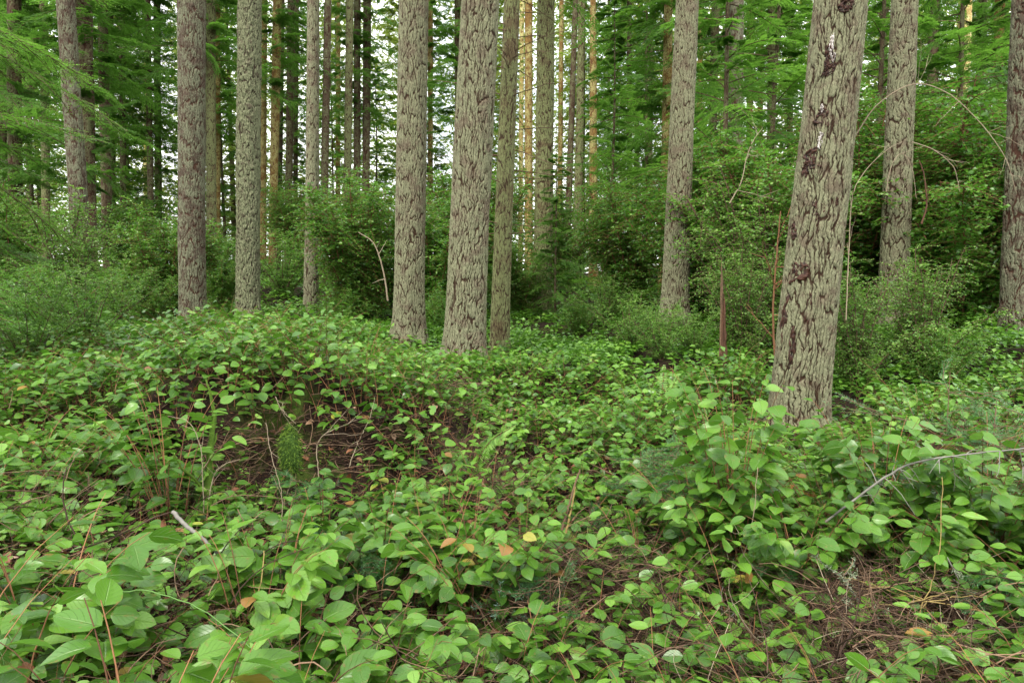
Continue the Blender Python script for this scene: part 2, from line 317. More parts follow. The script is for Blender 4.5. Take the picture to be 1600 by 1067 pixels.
# ------------------------------------------------------------------ trunks
def worley(u, v, nu, seed):
    """F1,F2 in a lattice periodic over nu cells in u"""
    r = np.random.default_rng(seed); J = r.random((nu, 512, 2))
    iu = np.floor(u).astype(int); iv = np.floor(v).astype(int); f1 = np.full(u.shape, 9.); f2 = np.full(u.shape, 9.)
    for a in (-1, 0, 1):
        for b in (-1, 0, 1):
            cu = iu+a; cv = iv+b; j = J[cu % nu, cv % 512]
            d = np.hypot(cu+j[..., 0]-u, cv+j[..., 1]-v)
            f2 = np.where(d < f1, f1, np.minimum(f2, d)); f1 = np.minimum(f1, d)
    return f1, f2
def trunk_mesh(axis_pts, r0, rtop, zvis, ztop, seed, nth, nz, deep, mat, cell=.045, stretch=7.5, shag=0.0, flare=.22):
    """axis: base->unit direction; dense rings up to zvis, coarse ones above"""
    rg = np.random.default_rng(seed)
    z = np.concatenate([np.linspace(-.35, zvis, nz), np.linspace(zvis, ztop, 14)[1:]])
    th = np.arange(nth)*2*PI/nth
    T, Zz = np.meshgrid(th, z)
    rr = r0+(rtop-r0)*np.clip(Zz/zvis, 0, 1)+(Zz > zvis)*(rtop*.35-rtop)*np.clip((Zz-zvis)/max(ztop-zvis, .1), 0, 1)
    ncell = max(5, int(round(2*PI*r0/cell)))
    cell_ = 2*PI*r0/ncell
    ox, oy = rg.random(2)*60
    cx_, sx_ = np.cos(T), np.sin(T)
    wx = (fbm(cx_*.9+ox+9, sx_*.9+Zz*2.6+oy+20, 1, 2)-.5)*2.6+(fbm(cx_*2.2+ox+9, sx_*2.2+Zz*10+oy+20, 5, 2)-.5)*1.1+(fbm(cx_*11+ox+9, sx_*11+Zz*34+oy+20, 6, 2)-.5)*.55
    U = T/(2*PI)*ncell+wx; V = (Zz+.5)/(cell_*stretch)+(fbm(cx_*2+ox+30, sx_*2+Zz*2+oy+40, 4, 2)-.5)*.6
    f1, f2 = worley(U+ncell*4, V, ncell, seed)
    e = np.clip((f2-f1-.02)/.25, 0, 1)**.8
    f1b, f2b = worley(U*2.0+ncell*8, V*5.0, ncell*2, seed+1); e2 = np.clip((f2b-f1b+.05)/.25, 0, 1)
    k = fbm(np.cos(T)*1.6+ox+5, np.sin(T)*1.6+Zz*.8+oy+5, 7, 3)
    disp = deep*.75*(e-.8)+deep*.18*(e2-.8)*e+.10*r0*(k-.5)*2+deep*.3*(fbm(np.cos(T)*40+ox+60, np.sin(T)*40+Zz*26+oy+70, 8, 2)-.5)
    if shag: disp += shag*(fbm(T*0+np.cos(T)*14+ox+80, np.sin(T)*14+Zz*22+oy+90, 3, 3)-.5)
    fl = 1+flare*np.exp(-np.clip(Zz+.05, 0, 9)/.22)*(1+.35*np.sin(T*4+seed)+.2*np.sin(T*7+seed*2))
    R = rr*fl+disp*np.clip(rr/r0, .4, 1)
    bend = np.sin(Zz/ max(zvis, 1)*2.2+seed)*.02*r0*4 - math.sin(seed)*.08*r0
    bx, by = bend, bend*.4
    ax = np.asarray(axis_pts)
    Px = ax[0]/ax[2]*Zz+bx+R*np.cos(T); Py = ax[1]/ax[2]*Zz+by+R*np.sin(T)
    m_ = MB(); idx = np.arange(T.size).reshape(T.shape); nx = np.roll(idx, -1, 1)
    f = np.stack([idx[:-1], nx[:-1], nx[1:], idx[1:]], -1)
    m_.add(np.stack([Px, Py, Zz], -1), f, (e*.86+e2*e*.14).ravel())
    R_at = lambda zq: r0+(rtop-r0)*np.clip(zq/zvis, 0, 1)
    R_at.bend = lambda zq: np.sin(zq/max(zvis, 1)*2.2+seed)*.08*r0-math.sin(seed)*.08*r0
    return m_, R_at

# ------------------------------------------------------------------ conifer boughs and crowns
def bough(Lb, nside, side, ql, qw, step, droop, rg, bare=.15, tert=False):
    """returns leaflet (pos,dir,nrm,scale) and wood polylines, bough runs along +x"""
    pos = []; dr = []; nm = []; s_ = []; wood = []
    def ax(t): return np.array([Lb*t*(1-.12*droop*t), .0, Lb*(.10*t-droop*t*t)])
    wood.append(np.array([ax(t) for t in np.linspace(0, 1, 7)]))
    def fill(a, d, up, ln):
        n = max(2, int(ln/step)); t = (np.arange(n)+.3)/n
        p = a+d*ln*t[:, None]; p[:, 2] -= droop*.35*ln*t**2
        sd = unit(np.cross(up, d))
        for sg in (-1, 1):
            dd = unit(d*.75+sg*sd*.8+rg.normal(0, .14, (n, 3)))
            pos.append(p); dr.append(dd); nm.append(unit(up+rg.normal(0, .25, (n, 3)))); s_.append(.65+.5*(1-t)+rg.random(n)*.25)
        pos.append(p[-1:]); dr.append(d[None]); nm.append(up[None]); s_.append(np.ones(1))
    for k in range(nside):
        t = bare+(1-bare)*(k+.5)/nside
        a = ax(t); l = side*min(1, (t-bare)/.18+.35)*(1-t)**.6*(.35+.95*rg.random())+.05
        for sg in (-1, 1):
            if rg.random() < .18: continue
            d = unit(np.array([.62, sg*.85, -.15-.3*rg.random()]))+rg.normal(0, .08, 3); d = unit(d)
            up = unit(np.array([.1, 0, 1.])+rg.normal(0, .15, 3))
            wood.append(np.array([a+d*l*q-np.array([0, 0, droop*.35*l*q*q]) for q in np.linspace(0, 1, 7)]))
            if tert:
                m_ = max(2, int(l/.055))
                for j in range(m_):
                    q = (j+.4)/m_; aa = a+d*l*q-np.array([0, 0, droop*.35*l*q*q])
                    sd = unit(np.cross(up, d))
                    for s2 in (-1, 1): fill(aa, unit(d*.7+s2*sd*.7+rg.normal(0, .1, 3)), up, .05+.12*(1-q)*(.6+.8*rg.random()))
            fill(a, d, up, l)
    fill(ax(.9), unit(ax(1)-ax(.9)), np.array([0, 0, 1.]), .12*Lb)
    return [np.concatenate(q) for q in (pos, dr, nm, s_)]+[np.array(wood)]
def rotm(az, pitch, roll=0):
    return np.array(Matrix.Rotation(az, 3, 'Z') @ Matrix.Rotation(-pitch, 3, 'Y') @ Matrix.Rotation(roll, 3, 'X'))
def put_bough(mb, B, M, loc, s, ql, qw, rbase, m=0, mw=1, wr=.012, flip=True, axis_only=True):
    pos, dr, nm, ss, wood = B
    r = np.clip(rbase+(rng.random(len(pos))-.5)*.35, 0, 1)
    sprays(mb, pos@M.T*s+loc, dr@M.T, nm@M.T, ql*ss, qw*ss, r, m)
    wd = wood[:1] if axis_only else wood
    rad = np.full((len(wd), wd.shape[1]), wr*.35); rad[0] = np.linspace(wr, wr*.25, wd.shape[1])
    tubes(mb, wd@M.T*s+loc, rad, 3, .4, mw)
def crown_mesh(name, z0, z1, rmax, nb, protos, ql, qw, mat, seed, shape='cone', pitch=(-.35, .15), top_r=.3, wr=.014):
    rg = np.random.default_rng(seed); mb = MB()
    for k in range(nb):
        t = (k+rg.random())/nb; z = z0+(z1-z0)*t
        rad = rmax*(1-t*(1-top_r)) if shape == 'cone' else rmax*(.7+.5*rg.random())*(1-.4*t)
        B = protos[rg.integers(len(protos))]; s = rad*(.40+.85*rg.random())/2.0
        az = k*2.399+rg.random()*.9
        M = rotm(az, rg.uniform(*pitch)+.3*t+rg.normal(0, .12), rg.normal(0, .35))
        put_bough(mb, B, M, np.array([0, 0, z]), s, ql, qw, rg.random()*.75+.1, wr=wr)
    return mb.mesh(name, [mat, TWIG])
rg = np.random.default_rng(11)
FAR_B = [bough(2.0, 17, .80, .08, .028, .040, dr_, rg) for dr_ in (.1, .4, .25, -.1, .3)]
MID_B = [bough(2.0, 20, .70, .05, .018, .024, dr_, rg) for dr_ in (.3, .5, .1, .2)]
CR = {
 'high': crown_mesh('crown', 7.5, 25, 2.6, 170, FAR_B, .11, .036, CON, 1, 'col'),
 'mid': crown_mesh('crown', 3.2, 22, 2.5, 180, FAR_B, .10, .033, CON, 2, 'col'),
 'low': crown_mesh('crown', 1.6, 16, 2.6, 130, FAR_B, .075, .024, CONB, 3, 'cone'),
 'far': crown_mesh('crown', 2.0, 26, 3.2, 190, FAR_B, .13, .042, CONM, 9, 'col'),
 'young': crown_mesh('crown', .5, 9, 2.0, 95, MID_B, .055, .017, CONB, 4, 'cone'),
 'youngd': crown_mesh('crown', .4, 8, 1.9, 90, MID_B, .055, .017, CON, 5, 'cone'),
}
def stub_twigs(mb, seed, z0, z1, n, ln, slope, rf, mm):
    """thin dead side twigs growing out of a trunk"""
    rg = np.random.default_rng(seed); pts = []
    for k in range(n):
        z = rg.uniform(z0, z1); az = rg.random()*6.28; l = ln*(.3+rg.random()); t = np.linspace(0, 1, 6)
        d = np.array([math.cos(az), math.sin(az), rg.uniform(-.3, .25)]); q = (rf(z)*.6+t[:, None]*l)*d; q[:, 2] += z-.15*l*t**2; q[:, :2] += slope[:2]*z
        q += np.cumsum(rg.normal(0, .02*l, (6, 3)), 0)*t[:, None]; pts.append(q)
    tubes(mb, np.array(pts), np.linspace(.008, .002, 6), 3, .4, mm)

def add_tree(label, bx, by, tx_, wb, wt, dia, mat, crown=None, name='fir_tree', deep=None, group=None, ztop=24, stub=False, cs=1.0, shag=0, cell=.05, cat='tree', gl=True, flare=.48):
    d = dia*FPX/wb
    d = d*(.50/.475 if dia == .475 else 1); a = P(bx, by, d); zg = float(G(a[0], a[1]))
    by_d = a[2]
    b = P(tx_, 0, d)
    ax = unit(b-a); base = a + ax*((zg-a[2])/ax[2]) if gl else a
    zv = b[2]-base[2]+.25
    near = wb > 20
    wr = wb*.64
    nth = int(np.clip(PI*wr*(2.3 if near else 1.4), 20, 430)); nz = 760 if near else 300
    if deep is None: deep = dia*.055
    seed = int(bx*7+wb) % 9973
    mbx, Rf = trunk_mesh(ax, dia/2, dia/2*(wt/wb), zv, max(ztop, zv+1.5), seed, nth, nz, deep, mat, cell=cell if near else .07, shag=shag, flare=flare)
    o = thing(name, base, label, cat, group)
    if stub: stub_twigs(mbx, seed, 1.5, min(zv, 14), 40, .9, ax/ax[2], Rf, 1)
    mbx.obj('trunk', [mat, TWIG], o)
    if crown:
        q = Vector((0, 0, 1)).rotation_difference(Vector(ax))
        c = child('crown', CR[crown], o, scale=cs); c.rotation_mode = 'QUATERNION'; c.rotation_quaternion = q @ Quaternion((0, 0, 1), seed*1.0)
    return o, base, ax, Rf, zv
# big near trunks -----------------------------------------------------------
big = add_tree('large leaning fir trunk at right with black pitch wounds down its pale bark', 1246, 672, 1309, 92, 77, .475, B_FIR, cell=.036, deep=.022, ztop=18, flare=.36)
add_tree('thick pale lichen-covered fir trunk just right of centre of the left mound', 724, 545, 754, 62, 57, .45, B_FIR, cell=.034, deep=.018, ztop=18)
add_tree('straight grey-barked fir trunk left of the thickest central trunk', 639, 512, 650, 47, 43, .42, B_FIR, cell=.034, deep=.016, ztop=20)
add_tree('slim smooth grey trunk close to the right of the thickest central trunk', 780, 552, 798, 30, 24, .25, B_OLV, cell=.035, deep=.008, ztop=16, stub=True)
add_tree('dark reddish straight fir trunk standing left of the shaggy lichen trunk', 301, 490, 300, 39, 38, .42, B_RED, cell=.038, deep=.018, ztop=20)
add_tree('shaggy trunk wrapped in grey green lichen and moss on the left mound', 388, 471, 388, 34, 33, .38, B_LICH, cell=.03, deep=.018, ztop=20, shag=.05)
add_tree('narrow grey trunk standing alone between the shaggy trunk and the holly thicket', 486, 478, 488, 22, 17, .33, B_FIR, cell=.045, deep=.016, ztop=22)
add_tree('tall furrowed fir trunk standing alone right of centre behind the low mossy mound', 1053, 506, 1071, 42, 33, .42, B_FIR, cell=.034, deep=.018, ztop=20)
add_tree('dark furrowed trunk rising from the shade right of the slim grey trunk', 846, 492, 854, 29, 26, .42, B_OLV, 'high', cell=.05, deep=.024, ztop=22)
add_tree('fir trunk half hidden by the twiggy thicket right of the wounded trunk', 1395, 500, 1415, 40, 37, .42, B_FIR, cell=.05, deep=.022, ztop=20)
add_tree('reddish fir trunk at the far right edge of the view', 1590, 490, 1609, 46, 42, .42, B_RED, cell=.05, deep=.026, ztop=20)
add_tree('reddish brown trunk behind the feathery hemlock boughs at left', 128, 400, 100, 26, 25, .42, B_RED, cell=.05, deep=.02, ztop=22)
add_tree('dark brown trunk just right of the reddish one behind the hemlock boughs', 140, 395, 131, 20, 22, .42, B_DARK, 'mid', ztop=24)
# background trunks: label, base x, base y, top x, width base, width top, diameter, bark, crown
BT = [
 ('thin dark trunk at the extreme left edge', 4, 380, 4, 10, 10, .3, B_DARK, 'mid'),
 ('dark trunk second from the left edge among hemlock boughs', 24, 385, 20, 19, 18, .4, B_DARK, 'mid'),
 ('greenish slender trunk third from the left edge', 72, 380, 68, 12, 11, .35, B_OLV, 'high'),
 ('straight brown trunk rising over the brambles right of the dark paired trunks', 168, 372, 160, 15, 13, .38, B_DARK, 'high'),
 ('thin green-veiled trunk behind the straight brown one at left', 178, 365, 172, 8, 8, .3, B_OLV, 'mid'),
 ('thin dark trunk with leafy boughs left of the white sky gap', 193, 370, 191, 9, 8, .32, B_DARK, 'high'),
 ('left one of the close pair of dark trunks beside the white sky gap', 236, 345, 231, 9, 8, .32, B_DARK, 'high'),
 ('right one of the close pair of dark trunks beside the white sky gap', 248, 350, 244, 9, 10, .34, B_OLV, 'mid'),
 ('grey green trunk tucked right behind the dark reddish fir', 330, 415, 328, 15, 14, .36, B_OLV, 'high'),
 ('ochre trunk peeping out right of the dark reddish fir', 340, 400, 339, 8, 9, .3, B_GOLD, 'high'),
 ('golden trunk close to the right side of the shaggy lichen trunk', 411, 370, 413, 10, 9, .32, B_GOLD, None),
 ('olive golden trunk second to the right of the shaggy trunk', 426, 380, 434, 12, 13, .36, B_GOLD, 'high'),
 ('dark reddish thin trunk hiding behind the olive golden trunk', 436, 378, 441, 7, 6, .3, B_DARK, None),
 ('dark brown trunk in the middle of the gap left of the narrow grey trunk', 450, 380, 455, 11, 11, .36, B_DARK, None),
 ('thin dark trunk directly right of the dark brown gap trunk', 461, 380, 463, 7, 7, .3, B_DARK, 'mid'),
 ('red-brown trunk right of the narrow grey trunk', 506, 360, 512, 12, 10, .36, B_DARK, None),
 ('olive trunk first in the row of three above the holly thicket', 542, 340, 546, 12, 11, .36, B_OLV, None),
 ('dark trunk in the middle of the row of three above the holly thicket', 558, 350, 559, 11, 10, .36, B_DARK, 'high'),
 ('dark trunk last in the row of three above the holly thicket', 571, 350, 573, 11, 12, .36, B_DARK, None),
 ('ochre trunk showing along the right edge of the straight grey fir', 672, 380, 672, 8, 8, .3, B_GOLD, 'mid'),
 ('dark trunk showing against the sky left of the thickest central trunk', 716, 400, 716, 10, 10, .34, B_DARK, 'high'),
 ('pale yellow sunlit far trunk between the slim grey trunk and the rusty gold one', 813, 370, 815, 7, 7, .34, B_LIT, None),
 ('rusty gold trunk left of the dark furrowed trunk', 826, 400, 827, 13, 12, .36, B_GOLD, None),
 ('dark leaning trunk low behind the brown and gold pair', 884, 455, 900, 10, 8, .32, B_DARK, None),
 ('brown trunk left of the bright golden one at centre right', 901, 450, 909, 14, 10, .34, B_OLV, None),
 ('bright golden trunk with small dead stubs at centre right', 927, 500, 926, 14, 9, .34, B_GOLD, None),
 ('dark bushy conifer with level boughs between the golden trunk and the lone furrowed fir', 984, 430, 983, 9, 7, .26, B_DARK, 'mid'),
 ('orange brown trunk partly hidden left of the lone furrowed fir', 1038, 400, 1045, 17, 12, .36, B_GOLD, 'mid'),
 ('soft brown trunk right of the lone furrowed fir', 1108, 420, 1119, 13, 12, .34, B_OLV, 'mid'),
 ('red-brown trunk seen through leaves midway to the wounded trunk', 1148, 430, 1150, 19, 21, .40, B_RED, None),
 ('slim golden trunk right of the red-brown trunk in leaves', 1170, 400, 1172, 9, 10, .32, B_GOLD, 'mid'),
 ('greenish brown trunk left of the wounded trunk behind leaves', 1204, 400, 1208, 13, 13, .36, B_OLV, 'high'),
 ('thin brown trunk nearest the left side of the wounded trunk', 1232, 400, 1236, 8, 8, .3, B_OLV, 'mid'),
 ('thin dark trunk just right of the wounded trunk top', 1372, 420, 1380, 9, 9, .32, B_OLV, 'mid'),
 ('dark shaded trunk above the holly thicket at right', 1450, 420, 1460, 16, 16, .40, B_DARK, 'mid'),
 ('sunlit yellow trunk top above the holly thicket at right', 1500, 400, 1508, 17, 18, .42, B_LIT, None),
 ('brown trunk between the sunlit yellow trunk and the right edge', 1530, 400, 1535, 12, 13, .36, B_OLV, 'high'),
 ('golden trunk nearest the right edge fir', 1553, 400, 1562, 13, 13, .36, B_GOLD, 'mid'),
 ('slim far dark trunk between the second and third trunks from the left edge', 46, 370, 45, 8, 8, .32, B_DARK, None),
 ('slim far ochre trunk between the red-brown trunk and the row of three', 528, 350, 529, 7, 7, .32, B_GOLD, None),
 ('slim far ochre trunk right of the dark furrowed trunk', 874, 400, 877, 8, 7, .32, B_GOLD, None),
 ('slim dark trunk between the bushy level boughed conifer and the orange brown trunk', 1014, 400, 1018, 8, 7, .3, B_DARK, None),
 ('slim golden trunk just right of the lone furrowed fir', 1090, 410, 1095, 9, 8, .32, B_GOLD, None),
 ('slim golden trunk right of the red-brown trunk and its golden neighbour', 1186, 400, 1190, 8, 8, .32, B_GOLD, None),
 ('pale far trunk low behind the left holly bush', 227, 330, 228, 6, 6, .3, B_LIT, None),
 ('thin dark sapling trunk between golden trunk and bushy conifer', 950, 420, 952, 5, 4, .2, B_DARK, 'mid'),
]
for k, (lb, bx, by, tx_, wb, wt, dia, mt, cr) in enumerate(BT):
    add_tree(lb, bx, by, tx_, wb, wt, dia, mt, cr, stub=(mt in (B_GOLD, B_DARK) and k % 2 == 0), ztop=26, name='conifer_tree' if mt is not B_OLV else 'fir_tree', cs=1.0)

# young hemlocks and dark conifers of the understory
YG = [
 ('bushy green hemlock filling the space behind the far left trunks', 60, 34, 'young', 1.7, 5),
 ('green hemlock spreading behind the dark trunk pair at left', 205, 40, 'young', 1.7, 6),
 ('dark hemlock behind the shaggy lichen trunk', 355, 42, 'young', 1.6, 7),
 ('dark low conifer in the shade behind the thickest central trunk', 745, 13, 'youngd', .42, 8),
 ('dark drooping conifer at the foot of the dark furrowed trunk', 868, 13.5, 'youngd', .40, 9),
 ('bright young hemlock right of the bright golden trunk', 955, 17, 'young', .8, 10),
 ('tall bright hemlock left of the lone furrowed fir', 1005, 29, 'young', 1.6, 11),
 ('bright hemlock with fans of needles right of the lone furrowed fir', 1125, 13, 'young', 1.0, 12),
 ('hemlock close behind the left side of the wounded trunk', 1200, 16, 'young', 1.15, 13),
 ('bright hemlock behind the right side of the wounded trunk', 1360, 15, 'young', 1.15, 14),
 ('broad hemlock above the right holly thicket', 1480, 14, 'young', 1.1, 15),
 ('hemlock leaning over the right edge of the view', 1560, 17, 'youngd', 1.3, 16),
 ('small hemlock behind the holly between the grey trunks', 592, 40, 'young', 1.3, 17),
 ('small hemlock seen between the red-brown trunk and the row of three', 525, 44, 'young', 1.5, 18),
]
for lb, px, d, cr, s, sd_ in YG:
    x = (px-800)/FPX*d; z = float(G(x, d))
    o = thing('young_hemlock', (x, d, z), lb, 'tree', rz=sd_*1.7, sc_=s)
    mbx = MB(); zz = np.linspace(-.2, 9.4, 10); tubes(mbx, np.stack([np.sin(zz*.7)*.03, np.cos(zz)*.02, zz], -1)[None], np.linspace(.07, .01, 10)[None], 7)
    mbx.obj('trunk', B_DARK, o); child('crown', CR[cr], o)

rgd = np.random.default_rng(77)
DC = ['at the extreme left edge behind the hemlock boughs', 'between the second and third trunks from the left edge', 'behind the straight brown trunk at left', 'left of the white sky gap behind the dark trunk pair', 'right behind the dark reddish fir',
      'between the golden trunk and the olive golden one', 'behind the narrow grey trunk', 'behind the row of three trunks above the holly thicket', 'between the two thick central trunks', 'behind the rusty gold trunk', 'behind the bright golden trunk',
      'right behind the bushy level boughed conifer', 'right of the lone furrowed fir behind the soft brown trunk', 'just left of the wounded trunk', 'behind the half hidden fir trunk right of the wounded trunk', 'behind the golden trunk near the right edge']
for k in range(16):
    px = -20+k*104+rgd.uniform(-35, 35); d = rgd.uniform(44, 60)
    if 235 < px < 300 or 655 < px < 720: px += 60
    x = (px-800)/FPX*d
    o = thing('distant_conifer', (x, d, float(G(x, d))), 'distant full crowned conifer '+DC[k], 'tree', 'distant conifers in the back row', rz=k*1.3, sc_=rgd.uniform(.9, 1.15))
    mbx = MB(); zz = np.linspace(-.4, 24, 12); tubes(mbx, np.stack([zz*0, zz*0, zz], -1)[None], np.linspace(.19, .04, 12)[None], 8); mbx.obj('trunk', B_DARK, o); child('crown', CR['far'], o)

# near hemlock at the left, its trunk out of view, long feathery boughs reaching in
rg = np.random.default_rng(21)
NB = [bough(2.0, 26, .55, 0, 0, .016, dr_, rg, bare=.12, tert=True) for dr_ in (.22, .35)]
ho = thing('hemlock_tree', (-5.6, 5.2, float(G(-5.6, 5.2))), 'near hemlock reaching in from the left with long drooping feathery bright green boughs', 'tree')
mbx = MB(); zz = np.linspace(-.2, 11, 12); tubes(mbx, np.stack([zz*0, zz*0, zz], -1)[None], np.linspace(.13, .03, 12)[None], 12); mbx.obj('trunk', B_DARK, ho)
mb = MB()
for k in range(30):
    az = rg.uniform(-.55, .75); z = rg.uniform(1.1, 4.4); M = rotm(az, rg.uniform(-.30, .12), rg.normal(0, .2))
    put_bough(mb, NB[k % 2], M, np.array([0, 0, z]), rg.uniform(.8, 1.28)*(1.1 if z > 1.9 else .9), .024, .0058, rg.random()*.7+.15, wr=.010, axis_only=False)
mb.obj('crown', [CONB, TWIG], ho)

# far woodland behind everything
rg = np.random.default_rng(5); n = 190000
px = rg.uniform(-250, 1850, n); d = rg.uniform(46, 85, n); x = (px-800)/FPX*d; h = rg.random(n)**1.15*30
keep = fbm(px/40+3, h*.6+5, 6, 4)+.10*(px > 850)+.14*(h < 8)-.22*((np.abs(px-266) < 16) & (h > 12))-.2*((np.abs(px-690) < 18) & (h > 17))-.08*((np.abs(px-530) < 30) & (h > 18)) > .35
x, d, h = x[keep], d[keep], h[keep]; pos = np.stack([x, d, h+1.8], -1); n = len(pos)
mb = MB(); sprays(mb, pos, rg.normal(0, 1, (n, 3))*[1, 1, .5], rg.normal(0, 1, (n, 3))+[0, -.5, .6], .50, .20, np.clip(fbm(x*.2+9, h*.3, 8, 3)+rg.normal(0, .2, n), 0, 1))
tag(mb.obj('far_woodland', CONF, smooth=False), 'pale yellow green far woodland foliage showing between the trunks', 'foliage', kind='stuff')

# ------------------------------------------------------------------ broadleaf shrubs
def shrub_mesh(H, R, nst, nbr, nlf, ll, lw, mat, seed, stemmat=STEM, upright=.6):
    rg = np.random.default_rng(seed); st = MB(); lf = MB()
    t = np.linspace(0, 1, 9); az = rg.random(nst)*6.28; rr = R*rg.random(nst)**.5; hh = H*(.65+.35*rg.random(nst))*(1-.25*(rr/R)**2)
    S = np.zeros((nst, 9, 3)); S[..., 0] = np.cos(az)[:, None]*rr[:, None]*t**1.3; S[..., 1] = np.sin(az)[:, None]*rr[:, None]*t**1.3; S[..., 2] = hh[:, None]*t-.05
    S += np.cumsum(rg.normal(0, .02*H/2, S.shape), 1)*.7
    tubes(st, S, np.linspace(.018, .004, 9)*H/2.5, 4, .4)
    k = rg.integers(0, nst, nbr); tt = rg.uniform(.12, 1, nbr); i0 = np.minimum((tt*8).astype(int), 7); fr = (tt*8-i0)[:, None]
    a = S[k, i0]*(1-fr)+S[k, i0+1]*fr
    d = unit(rg.normal(0, 1, (nbr, 3))*[1, 1, .45]+[0, 0, upright*.5]); l = (.16+.28*rg.random(nbr))*H/2.5
    q = np.linspace(0, 1, 5); Bp = a[:, None]+d[:, None]*l[:, None, None]*q[:, None]; Bp[..., 2] -= (.25*l[:, None]*q**2)
    tubes(st, Bp, np.linspace(.004, .0015, 5)*H/2.5, 3, .4)
    u = (np.arange(nlf)+.7)/nlf; pp = a[:, None]+d[:, None]*l[:, None, None]*u[:, None]; pp[..., 2] -= .25*l[:, None]*u**2
    sd = unit(np.cross(d, [0, 0, 1.]))[:, None]*np.where(np.arange(nlf) % 2, 1, -1)[:, None]
    ld = unit(sd*.9+d[:, None]*.5+rg.normal(0, .35, pp.shape)); pp = pp.reshape(-1, 3); ld = ld.reshape(-1, 3); n = len(pp)
    r = np.clip(np.repeat(rg.random(nbr)*.8, nlf)+rg.normal(.1, .15, n), 0, 1)
    leaves(lf, pp, ld, unit(rg.normal(0, .55, (n, 3))+[0, 0, 1]), ll*(.7+.5*rg.random(n)), lw*(.7+.5*rg.random(n)), 2, 2, .3, .25, r=r)
    return st.mesh('stems', [stemmat]), lf.mesh('foliage', [mat])
SH = {
 'holly': shrub_mesh(3.0, 1.15, 14, 2300, 11, .060, .036, HOL, 31),
 'holly2': shrub_mesh(2.4, 1.3, 16, 2300, 11, .055, .033, HOL, 32),
 'huck': shrub_mesh(1.0, .65, 16, 700, 12, .024, .015, HUC, 33, TWIG, 1),
 'twig': shrub_mesh(2.9, 1.4, 18, 1300, 9, .055, .034, HUC, 34, TWIG, .3),
 'dark': shrub_mesh(1.6, 1.1, 14, 1100, 11, .045, .026, HOL, 35),
}
